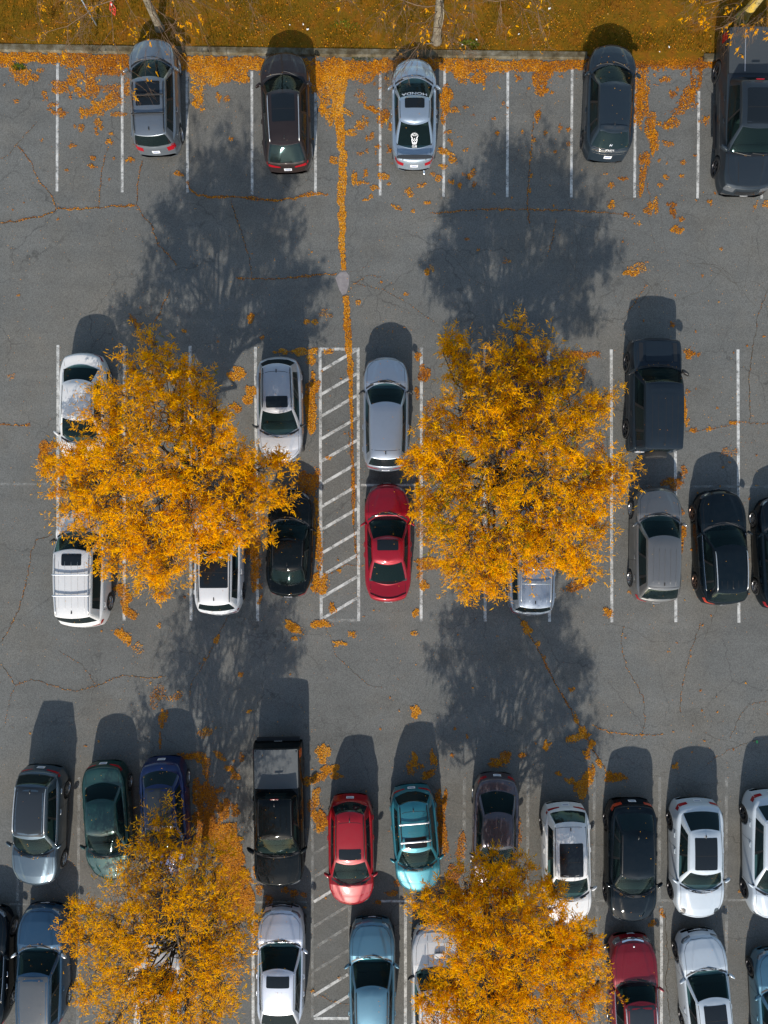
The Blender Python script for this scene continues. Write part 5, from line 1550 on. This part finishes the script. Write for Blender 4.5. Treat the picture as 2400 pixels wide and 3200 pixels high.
# ---- third row
build_car('parked_suv', 'slate blue SUV with silver roof rails at the far left of the third row', 'SUV', SV_, 1.84, (112, 2768), (138, 2388), 2676, 2627, 2453, 2418, C_tig, .75, .55, H=1.67,
          roof=(('black', M_roofdk), ('rails', M_silver, .04), ('vents', 2480, 2510)), tail='slim', chrome_win=True, handles=M_chrome, rim='multi')
build_car('parked_sedan', 'dark green older sedan nose down between slate SUV and blue car', 'sedan', SD, 1.74, (349, 2750), (331, 2374), 2677, 2617, 2498, 2442, C_green, .62, .5, H=1.42, roof=(), tail='slim', antenna=False)
build_car('parked_hatchback', 'royal blue hatchback with glass roof half under the lower left yellow tree', 'hatchback', HB, 1.80, (527, 2735), (512, 2360), 2660, 2600, 2452, 2405, C_blue, .65, .5, H=1.46,
          roof=(('black', M_roofdk),), tail='none', rim='multi', antenna=False)
build_car('pickup_truck', 'black pickup truck with covered bed and ribbed roof parked nose down', 'pickup truck', PU, 1.95, (874, 2764), (866, 2322), 2676, 2628, 2498, 2490, C_black, .75, .9, H=1.88,
          roof=(('ribs', 5), ('trim',)), tail='none', extras=ex_black_pickup, rim='dark')
build_car('parked_hatchback', 'bright red nose-down hatchback with small sunroof standing on the lower hatched bay', 'hatchback', HB, 1.79, (1100, 2829), (1095, 2478), 2767, 2706, 2538, 2506, C_red2, .65, .5, H=1.52,
          roof=(('sun', 2655, 2690, .86), ('rails', M_trim, .05), ('spoiler', 2570)), tail='slim', tailmat=C_red2)
build_car('parked_hatchback', 'teal nose-down hatchback with two silver roof crossbars and sunroof', 'hatchback', HB, 1.80, (1312, 2788), (1284, 2448), 2717, 2668, 2506, 2470, C_teal, .65, .5, H=1.58,
          roof=(('sun', 2618, 2653, .84), ('rails', M_trim, .06), ('bar', 2576, M_silver), ('bar', 2633, M_silver), ('spoiler', 2535)), tail='slim')
build_car('parked_sedan', 'purple grey nose-down sedan at the top of the lower right yellow tree', 'sedan', SD, 1.78, (1543, 2790), (1550, 2411), 2708, 2660, 2539, 2466, C_purple, .62, .5, H=1.44, roof=(('trim',),), tail='corner')
build_car('parked_suv', 'white nose-down crossover with long glass roof at the right edge of the lower right tree', 'crossover', SV_, 1.83, (1775, 2887), (1762, 2504), 2812, 2757, 2570, 2532, C_white, .75, .55, H=1.60,
          roof=(('pano', 2637, 2745, .90), ('trim',), ('spoiler', 2585)), tail='slim', rim='dark')
build_car('parked_suv', 'black nose-down SUV with amber red tail lamps right of the white crossover', 'SUV', SV_, 1.88, (1973, 2882), (1968, 2492), 2800, 2752, 2596, 2536, C_navyblk, .75, .55, H=1.60,
          roof=(('trim',),), tail='corner', tailmat=M_orange, rim='dark', gh_taper=.9)
build_car('parked_suv', 'pale white SUV with round black headlamps and long glass roof', 'SUV', SV_, 1.92, (2180, 2868), (2170, 2491), 2786, 2738, 2593, 2530, C_whiteblue, .72, .55, H=1.60,
          roof=(('pano', 2620, 2722, .86),), tail='corner', head='round', rim='dark', gh_taper=.88, WR=.62)
build_car('parked_hatchback', 'white hatchback with black wheels cut by the right edge of the third row', 'hatchback', SV_, 1.85, (2412, 2872), (2402, 2466), 2800, 2730, 2560, 2510, C_whiteblue, .75, .6, H=1.62, roof=(('spoiler', 2570),), tail='corner', rim='dark')
# ---- bottom row
build_car('parked_sedan', 'black car cut off by the left edge of the bottom row', 'sedan', HB, 1.86, (-40, 2833), (-44, 3190), 2955, 3035, 3150, 3180, C_navyblk, .7, .6, L=(4.8, 'f'), roof=(), chrome_win=True, handles=M_chrome)
build_car('parked_suv', 'steel blue nose-up car with grey roof at the left of the bottom row', 'crossover', SV_, 1.84, (139, 2822), (138, 3200), 2953, 3043, 3235, 3260, C_sub, .62, .6, L=(4.75, 'f'), H=1.62,
          roof=(('black', M_roofgrey), ('rails', C_sub, .01)), rim='multi', mirrors=M_silver)
build_car('parked_suv', 'white SUV hidden below the middle of the lower left yellow tree', 'SUV', SV_, 1.86, (498, 2925), (498, 3300), 3020, 3110, 3285, 3310, C_white, .75, .6, L=(4.6, 'f'), roof=(('pano', 3140, 3230, .85),), mirrors=C_white)
build_car('parked_suv', 'silver white nose-up SUV with small sunroof left of the lower hatched bay', 'SUV', SV_, 1.86, (880, 2835), (878, 3250), 2938, 3031, 3178, 3215, C_silverl, .75, .6, L=(4.62, 'f'), H=1.68,
          roof=(('sun', 3054, 3090, .88), ('trim',)), rim='dark', mirrors=C_silverl)
build_car('parked_suv', 'light blue nose-up SUV right of the lower hatched bay', 'SUV', SV_, 1.83, (1162, 2872), (1164, 3260), 2986, 3084, 3240, 3270, C_lblue, .75, .6, L=(4.6, 'f'), H=1.66, roof=(('rails', M_trim, .04),), mirrors=C_lblue)
build_car('parked_van', 'white vehicle with hood scoop under the left side of the lower right tree', 'SUV', SV_, 1.92, (1362, 2893), (1362, 3330), 3022, 3095, 3285, 3320, C_white, .8, .6, L=(4.9, 'f'), H=1.78, WR=.68, roof=(), extras=ex_scoop, mirrors=M_trim)
build_car('parked_van', 'dark grey vehicle almost hidden at the bottom edge under the lower right tree', 'van', SV_, 1.9, (1566, 3010), (1566, 3400), 3090, 3140, 3360, 3380, C_truck, .8, .6, L=(4.8, 'f'), H=1.8, WR=.70, roof=())
build_car('parked_suv', 'wine red nose-up SUV with chrome grille bars and black roof in the bottom row', 'SUV', SV_, 1.84, (1974, 2924), (1984, 3300), 3061, 3133, 3290, 3320, C_red3, .75, .6, L=(4.53, 'f'), H=1.66, WR=.60,
          roof=(('black', M_roofdk), ('rails', M_silver, .02)), extras=ex_benz, chrome_win=True, grille=False, head='square')
build_car('parked_suv', 'pale silver white nose-up SUV with glass roof in the bottom row', 'SUV', SV_, 1.84, (2184, 2910), (2218, 3300), 3025, 3121, 3290, 3320, C_whiteblue, .72, .6, L=(4.6, 'f'), H=1.64, roof=(('pano', 3145, 3230, .86), ('trim',)), rim='dark')
build_car('parked_hatchback', 'steel blue car with black wheels cut by the right edge of the bottom row', 'hatchback', HB, 1.84, (2424, 2966), (2436, 3300), 3080, 3165, 3300, 3330, C_lblue, .7, .6, L=(4.5, 'f'), roof=(), rim='dark', mirrors=C_lblue)

# ------------------------------------------------------------------ sign post and red frame on the verge
x0, y0 = P(302, 79, .12)
t = empty('sign_post', (x0, y0, .1)); tag(t, 'thin pale metal sign post standing on the verge at the top left', 'post')
MB().tube([(0, 0, 0), (0, 0, 1.1), (0.0, 0.02, 2.6)], [.032, .03, .03], 8).build('post', M_pole, t, True)
MB().tube([(0, .012, 1.12), (0, .012, 1.2)], [.036, .036], 8).build('post_band', M_signred, t, True)
x0, y0 = P(349, 22, .3)
t = empty('warning_frame', (x0, y0, .14)); tag(t, 'red and white lattice warning frame lying in the grass right of the sign post', 'warning frame')
fr = MB(); pp = [(-.05, .24, .16), (.12, .02, .06), (.08, -.24, .02), (-.10, -.06, .10)]
for i in range(4): fr.tube([pp[i], pp[(i + 1) % 4]], .014, 5)
fr.build('frame', M_signred, t)
fr = MB(); fr.tube([pp[0], pp[2]], .010, 5); fr.tube([pp[1], pp[3]], .010, 5); fr.tube([(-.07, .1, .12), (.1, -.1, .05)], .010, 5); fr.build('lattice', M_signred, t)
MB().box((-.02, .12, .13), (.05, .08, .02), .3).build('reflector', M_white, t)

# ------------------------------------------------------------------ trees
# leaves that have come down on the cars
ax_, ay_, az_ = [], [], []
tree_spots = [P(520, 1480), P(1600, 1480), P(520, 2800), P(1570, 2850), P(1700, 60)]
for c_ in CARS:
    cx, cy, rz = c_['xf']; hl, W0 = c_['hoods']
    dm = min(math.hypot(cx - a, cy - b) for a, b in tree_spots)
    for _ in range(int(np.interp(dm, [1, 5, 9], [70, 26, 5]))):
        if random.random() < .4: x = random.uniform(-.7, .7) * W0; y = c_['yc'] + .03 - c_['bfw'] * (x / c_['wbf']) ** 2 + random.uniform(-.03, .06)
        else: x = random.uniform(-.85, .85) * W0; y = random.uniform(-.92, .92) * hl
        z = c_['zt'](x, y, 0)
        if z < .6: continue
        ax_.append(cx + x * math.cos(rz) - y * math.sin(rz)); ay_.append(cy + x * math.sin(rz) + y * math.cos(rz)); az_.append(z + .004)
n = len(ax_)
o = npmesh('car_leaves', leaf_quads(np.array(ax_), np.array(ay_), np.array(az_), rng.uniform(.024, .042, n), .25), 4, M_litter, np.clip(rng.normal(.75, .15, n), 0, 1))
tag(o, 'loose yellow leaflets lying on roofs, hoods and wiper wells of the cars', 'fallen leaves', kind='stuff')


class Tubes:
    """collects many thin tubes fast"""
    def __init__(s): s.V = []; s.F = []; s.n = 0
    def add(s, pts, rad, k=4):
        v, f = tube_vf(pts, rad, k); s.V += v; s.F += [tuple(i + s.n for i in q) for q in f]; s.n += len(v)
    def build(s, name, mat, parent): return mobj(name, s.V, s.F, mat, parent, True)


def curve(p0, p1, sag, n=6, wob=.06):
    p0 = np.array(p0, float); p1 = np.array(p1, float); ln = np.linalg.norm(p1 - p0); out = []
    for i in range(n + 1):
        t = i / n; p = p0 + (p1 - p0) * t; p[2] += sag * ln * math.sin(math.pi * t)
        if 0 < i < n: p = p + rng.normal(0, wob * ln / n, 3)
        out.append(p)
    return out


def frond_mesh(name, A, Dr, Ln, Wd, Up, tint, mat, parent):
    """two-quad drooping fronds; A anchor, Dr unit direction, Up unit normal"""
    n = len(A)
    Sd = np.cross(Dr, Up); Sd /= np.linalg.norm(Sd, axis=1, keepdims=True) + 1e-9
    droop = np.zeros((n, 3)); droop[:, 2] = -1
    b = A; m = A + Dr * (Ln * .5)[:, None]; e = A + Dr * (Ln * .92)[:, None] + droop * (Ln * .30)[:, None] + Sd * (rng.normal(0, .12, n) * Ln)[:, None]
    w_ = Wd[:, None]
    q = np.empty((n, 2, 4, 3))
    q[:, 0, 0] = b - Sd * w_ * .15; q[:, 0, 1] = b + Sd * w_ * .15; q[:, 0, 2] = m + Sd * w_ * .5; q[:, 0, 3] = m - Sd * w_ * .5
    q[:, 1, 0] = m - Sd * w_ * .5; q[:, 1, 1] = m + Sd * w_ * .5; q[:, 1, 2] = e + Sd * w_ * .12; q[:, 1, 3] = e - Sd * w_ * .12
    return npmesh(name, q.reshape(-1, 3), 4, mat, np.repeat(tint, 2), parent)


def yellow_tree(base_disp, apx, lobes, label, dens=1.0, hmax=6.6, hedge=3.4, R=300, green=(), lowx=None, shrink=.96):
    k = 2400 / 1659.0
    bx, by = P(base_disp[0] * k, base_disp[1] * k)
    root = empty('honey_locust_tree', (bx, by, 0)); tag(root, label, 'tree', 'yellow autumn trees in the lot')
    br = Tubes(); tr = Tubes()
    fork = np.array([0., 0., 2.0])
    tr.add([(0, 0, -.05), (.01, 0, .15), (.02, .01, 1.0), tuple(fork)], [.22, .17, .145, .13], 12)
    AA = []; DD = []; TT = []
    for (lx, ly_, lr) in lobes:
        lx = apx[0] + (lx - apx[0]) * shrink; ly_ = apx[1] + (ly_ - apx[1]) * shrink
        dd = math.hypot(lx - apx[0], ly_ - apx[1]) / R
        h = hmax - (hmax - hedge) * min(dd, 1.1) ** 1.3 + rng.normal(0, .25)
        if lowx: h -= 1.3 * min(1, max(0, (lowx - lx) / 110))
        wx, wy = P(lx * k, ly_ * k, h); c = np.array([wx - bx, wy - by, h]); r = lr * k / PPM * (1 - h / HC)
        # limb to the lobe centre
        limb = curve(fork + rng.normal(0, .05, 3), c, .10, 8, .35)
        ln = np.linalg.norm(c - fork)
        br.add(limb, list(np.linspace(.018 + .009 * ln, .012, len(limb))), 6)
        nb = int(10 + 14 * r)
        if dd > .55:      # thin sprigs poking out past the leafy mass
            out = np.array([wx - (P(apx[0] * k, apx[1] * k, h)[0] - bx), wy - (P(apx[0] * k, apx[1] * k, h)[1] - by), 0.]); out /= np.linalg.norm(out) + 1e-6
            for _ in range(5):
                dv_ = out + rng.normal(0, .45, 3) * [1, 1, .4]; dv_ /= np.linalg.norm(dv_)
                tip = c + dv_ * (r + rng.uniform(.25, .75)); sp = curve(c, tip, .05, 6, .6)
                br.add(sp, list(np.linspace(.008, .003, len(sp))), 3)
                nfr = int(rng.integers(5, 22)); tt = rng.uniform(.45, 1.03, nfr)
                base = np.array([sp[min(6, int(t * 6))] + rng.normal(0, .05, 3) for t in tt])
                dv = rng.normal(0, .8, (nfr, 3)) + dv_; dv[:, 2] *= .5
                AA.append(base); DD.append(dv / np.linalg.norm(dv, axis=1, keepdims=True)); TT.append(np.clip(rng.normal(.55, .15, nfr), .03, 1))
        for _ in range(nb):
            a = rng.uniform(0, 6.283); rr_ = r * rng.uniform(.4, 1.0); zz_ = rng.normal(.12, .33) * r
            st_ = limb[int(rng.integers(len(limb) // 2, len(limb)))]
            e = c + np.array([rr_ * math.cos(a), rr_ * math.sin(a), zz_])
            sb = curve(st_, e, .06, 6, .5)
            br.add(sb, list(np.linspace(.013, .004, len(sb))), 4)
            # twigs with fronds
            ntw = int(rng.integers(5, 9))
            for t_ in range(ntw):
                q0 = sb[int(rng.integers(2, len(sb)))]
                dirv = (e - c) / (np.linalg.norm(e - c) + 1e-6) + rng.normal(0, .6, 3); dirv[2] = dirv[2] * .4 + .05; dirv /= np.linalg.norm(dirv)
                q1 = q0 + dirv * rng.uniform(.14, .42)
                if t_ < 3: br.add([q0, (q0 + q1) / 2 + rng.normal(0, .02, 3), q1], [.005, .004, .002], 3)
                nfr = int(rng.integers(8, 15) * dens)
                tt = rng.uniform(.1, 1.05, nfr)
                base = q0 + (q1 - q0) * tt[:, None] + rng.normal(0, .022, (nfr, 3))
                dv = rng.normal(0, 1, (nfr, 3)); dv[:, 2] *= .35; dv = dv / np.linalg.norm(dv, axis=1, keepdims=True) + dirv * .8
                AA.append(base); DD.append(dv / np.linalg.norm(dv, axis=1, keepdims=True))
                tc = .62 + rng.normal(0, .15) - .30 * (rng.random() < .12)
                for gx0, gy0, gr in green:
                    if math.hypot(lx - gx0, ly_ - gy0) < gr: tc -= .28 * rng.random()
                TT.append(np.clip(rng.normal(tc, .12, nfr), .03, 1))
    A = np.concatenate(AA); Dr = np.concatenate(DD); T_ = np.concatenate(TT); n = len(A)
    up = np.tile([0., 0., 1.], (n, 1)) + rng.normal(0, .65, (n, 3)); up /= np.linalg.norm(up, axis=1, keepdims=True)
    tr.build('trunk', M_bark_d, root); br.build('branches', M_bark_d, root)
    frond_mesh('crown', A, Dr, rng.uniform(.10, .20, n), rng.uniform(.018, .036, n), up, T_, M_leaf, root)
    print('tree fronds', n)


T1 = [(335, 725, 34), (300, 780, 45), (370, 790, 45), (270, 850, 60), (345, 880, 75), (420, 880, 50), (440, 790, 24), (470, 930, 50), (520, 975, 50), (590, 1020, 42), (635, 1005, 22), (625, 1085, 34), (190, 1010, 60), (255, 985, 75), (350, 1000, 90), (455, 1040, 85), (560, 1090, 55),
      (130, 985, 28), (130, 1060, 40), (150, 1110, 40), (220, 1090, 75), (320, 1100, 90), (420, 1110, 75), (510, 1140, 50), (180, 1150, 45), (250, 1180, 60), (330, 1190, 70), (410, 1170, 55), (570, 1170, 38), (300, 1245, 42), (365, 1245, 45), (340, 1285, 22), (240, 1230, 30), (95, 1010, 14), (480, 1195, 26), (212, 890, 38), (195, 940, 36), (225, 840, 26), (475, 870, 26), (150, 1000, 34)]
yellow_tree((444, 1030), (360, 1010), T1, 'upper left golden yellow tree spreading over white cars and a black sedan', .92, lowx=250, shrink=.92)
T2 = [(1110, 715, 30), (1120, 760, 45), (1175, 760, 38), (1045, 790, 38), (1060, 840, 55), (1140, 840, 65), (1220, 800, 30), (1235, 870, 50), (1285, 880, 30), (980, 740, 18), (985, 800, 22), (985, 880, 50), (1050, 910, 75), (1150, 930, 85), (1255, 940, 65), (1310, 850, 18),
      (930, 920, 40), (910, 970, 32), (960, 980, 65), (1060, 1010, 90), (1180, 1020, 90), (1280, 1030, 60), (1330, 1040, 32), (1350, 1000, 16), (920, 1040, 45), (960, 1090, 65), (1050, 1110, 85), (1150, 1120, 85), (1245, 1110, 65), (1305, 1090, 34), (900, 1100, 20), (945, 1160, 45),
      (1010, 1190, 65), (1095, 1180, 60), (1195, 1165, 50), (1260, 1180, 45), (1290, 1150, 22), (985, 1245, 35), (1045, 1250, 42), (1240, 1225, 24), (1110, 1235, 34), (1165, 1215, 24), (1000, 1280, 18), (1060, 1275, 20), (880, 1000, 18), (1275, 1240, 18), (965, 730, 12)]
yellow_tree((1060, 1035), (1110, 1010), T2, 'upper right golden yellow tree, the fullest crown, left of the black off-roader', 0.9, 6.8, 3.6, 300, green=((1090, 1080, 130), (950, 1100, 60)))
T3 = [(360, 1745, 30), (330, 1800, 40), (385, 1800, 40), (300, 1850, 45), (360, 1870, 55), (430, 1870, 45), (475, 1830, 30), (270, 1910, 50), (350, 1930, 60), (440, 1930, 65), (500, 1910, 42), (190, 1975, 34), (150, 1965, 18), (240, 1980, 50), (285, 1985, 42), (400, 1975, 45), (470, 1990, 60), (525, 1990, 34),
      (170, 2030, 34), (230, 2050, 50), (270, 2060, 30), (445, 2075, 34), (480, 2060, 60), (530, 2060, 26), (200, 2100, 40), (270, 2115, 50), (335, 2135, 40), (420, 2135, 50), (490, 2120, 50), (180, 2150, 26), (250, 2170, 45), (330, 2180, 50), (410, 2190, 50), (480, 2180, 42), (230, 2220, 34), (300, 2230, 50), (400, 2240, 50), (470, 2230, 30), (145, 2010, 14)]
yellow_tree((425, 1962), (360, 2010), T3, 'lower left yellow tree with its branches showing over a white car', .50, 6.2, 3.2, 270, lowx=290, shrink=.95)
T4 = [(1060, 1850, 26), (1000, 1900, 36), (940, 1920, 36), (900, 1940, 24), (1065, 1895, 42), (1125, 1860, 26), (1110, 1920, 45), (960, 1965, 50), (1030, 1975, 65), (1110, 1985, 65), (1175, 1950, 42), (1200, 1905, 14), (1190, 2010, 45), (1235, 1995, 28), (985, 2045, 45), (1060, 2050, 80), (1150, 2060, 70), (1225, 2060, 45), (1285, 2015, 20),
      (960, 2120, 50), (1040, 2130, 70), (1130, 2130, 70), (1215, 2120, 55), (1275, 2080, 36), (1300, 2120, 26), (925, 2160, 34), (980, 2180, 55), (1070, 2190, 60), (1160, 2190, 60), (1240, 2180, 45), (1290, 2170, 24), (930, 2210, 34), (1020, 2240, 50), (1120, 2240, 50), (1210, 2240, 45), (1265, 2050, 30)]
yellow_tree((1045, 1950), (1090, 2060), T4, 'lower right golden yellow tree left of the wine red SUV', 0.88, 6.2, 3.3, 280, green=((910, 1960, 50), (1200, 1960, 20)))


def bare_tree(px, py, r0, lean, label, mat, branches, hgt=5.5, vine=False, seed=1, twigleaf=.12):
    g = np.random.default_rng(seed)
    x0, y0 = P(px, py, .1)
    root = empty('bare_tree', (x0, y0, .08)); tag(root, label, 'tree', 'bare trees on the verge')
    tr = Tubes(); br = Tubes()
    top = np.array([lean[0], lean[1], hgt])
    pts = [np.array([0, 0, -.05]), np.array([0, 0, .12]) + top * .0, top * .06 + [0, 0, 0], top * .3, top * .65, top]
    tr.add(pts, [r0 * 1.6, r0 * 1.25, r0 * 1.02, r0 * .9, r0 * .75, r0 * .5], 14)
    if vine:
        vp = [(r0 * 1.15 * math.cos(a), r0 * 1.15 * math.sin(a), .15 + .22 * i) for i, a in enumerate(np.linspace(-2.2, 3.5, 18))]
        vp = [(x + top[0] * z / hgt, y + top[1] * z / hgt, z) for x, y, z in vp]
        tr.add([(-.45, -.12, .02)] + vp, [.03] * 19, 6)
    A = []; Dv = []
    def grow(p, d, ln, r, lvl):
        pts = [p]; q = p.copy(); dd = d.copy(); n = 7
        for i in range(n):
            dd = dd + g.normal(0, .16, 3); dd[2] -= .035 * lvl; dd /= np.linalg.norm(dd); q = q + dd * ln / n
            if q[2] < .9: q[2] = .9 + g.random() * .2
            pts.append(q.copy())
        r = r * .62
        br.add(pts, list(np.linspace(r, r * .45, n + 1)), 5 if lvl < 2 else 3)
        if lvl < 4:
            for _ in range([0, 5, 6, 5][lvl]):
                i = int(g.integers(2, n + 1)); nd = (pts[i] - pts[i - 1]); nd = nd / np.linalg.norm(nd) + g.normal(0, .65, 3) * np.array([1, 1, .5]); nd /= np.linalg.norm(nd)
                grow(pts[i], nd, ln * g.uniform(.4, .65), max(r * .85, .006), lvl + 1)
        if lvl >= 4 and g.random() < twigleaf * .8:
            for i in range(2, n + 1):
                if g.random() < twigleaf * 4: A.append(pts[i]); Dv.append(g.normal(0, 1, 3))
    for (ht, dx, dy, dz, ln, r) in branches:
        p = top * (ht / hgt); dv = np.array([dx, dy, dz], float); dv /= np.linalg.norm(dv)
        grow(p, dv, ln, r, 1)
    tr.build('trunk', mat, root); br.build('branches', M_twig, root)
    if A:
        A = np.repeat(np.array(A), 4, 0); Dv = np.array(Dv); Dv = np.repeat(Dv, 4, 0) + g.normal(0, .7, (len(A), 3)); Dv /= np.linalg.norm(Dv, axis=1, keepdims=True)
        up = np.tile([0., 0., 1.], (len(A), 1)) + g.normal(0, .4, (len(A), 3)); up /= np.linalg.norm(up, axis=1, keepdims=True)
        frond_mesh('leaves', A, Dv, g.uniform(.08, .16, len(A)), g.uniform(.02, .04, len(A)), up, np.clip(g.normal(.6, .15, len(A)), 0, 1), M_leaf, root)


bare_tree(500, 90, .15, (0, 0), 'leaning grey trunk of the bare tree behind the grey SUV with two sunroof panels', M_bark,
          [(2.2, .6, -.9, .35, 2.6, .035), (2.4, -1.2, -.6, .3, 3.2, .04), (2.6, 1.5, -.3, .3, 3.0, .04), (2.9, -.5, -1.0, .35, 2.8, .035), (3.3, 1.0, .6, .7, 3, .05), (3.6, -1, .6, .7, 3, .05), (2.5, -1.8, -.2, .2, 3.6, .035), (2.0, 1.2, -.8, .1, 1.8, .02)], seed=3, twigleaf=.10)
bare_tree(1364, 128, .165, (-.14, -.2), 'vine wrapped trunk of the bare tree above the silver sedan with the stickers', M_bark,
          [(2.0, -.5, -.95, .25, 2.4, .03), (2.3, .8, -.8, .25, 2.8, .035), (2.2, -1.4, -.5, .2, 3.0, .035), (2.8, 1.5, -.4, .3, 3.2, .04), (2.6, .1, -1, .25, 2.0, .03), (3.2, -1, .5, .8, 3, .05), (3.3, 1, .5, .8, 3, .05), (1.8, -.9, -.5, .1, 1.8, .02)], vine=True, seed=5, twigleaf=.07)
bare_tree(2317, 60, .20, (-.15, -.6), 'lichen covered yellow grey trunk of the tree behind the grey pickup truck', M_bark_y,
          [(1.9, -.7, -.9, .25, 2.3, .035), (2.4, -1.1, -.4, .3, 2.6, .04), (2.2, .5, -1.1, .25, 2.2, .035), (2.8, 1.2, -.4, .3, 3.0, .04), (3.2, -.6, .6, .8, 3, .05), (3.4, .8, .6, .8, 3, .05), (2.6, -.2, -1, .2, 1.8, .03)], seed=9, twigleaf=.16)
bare_tree(830, -120, .13, (0, 0), 'thin bare tree beyond the top edge of the verge, its twigs hanging over the grass', M_bark,
          [(2.4, -.8, -1, .15, 3.2, .035), (2.2, .9, -1, .15, 3.2, .035), (2.8, 0, -1.2, .1, 2.8, .03)], seed=12, twigleaf=.05)
bare_tree(1720, -150, .13, (0, 0), 'second thin bare tree beyond the top edge, right of the vine wrapped trunk', M_bark,
          [(2.4, -.9, -1, .15, 3.4, .035), (2.2, .6, -1, .15, 2.6, .035), (2.8, -1.5, -.8, .1, 3.2, .03)], seed=14, twigleaf=.05)
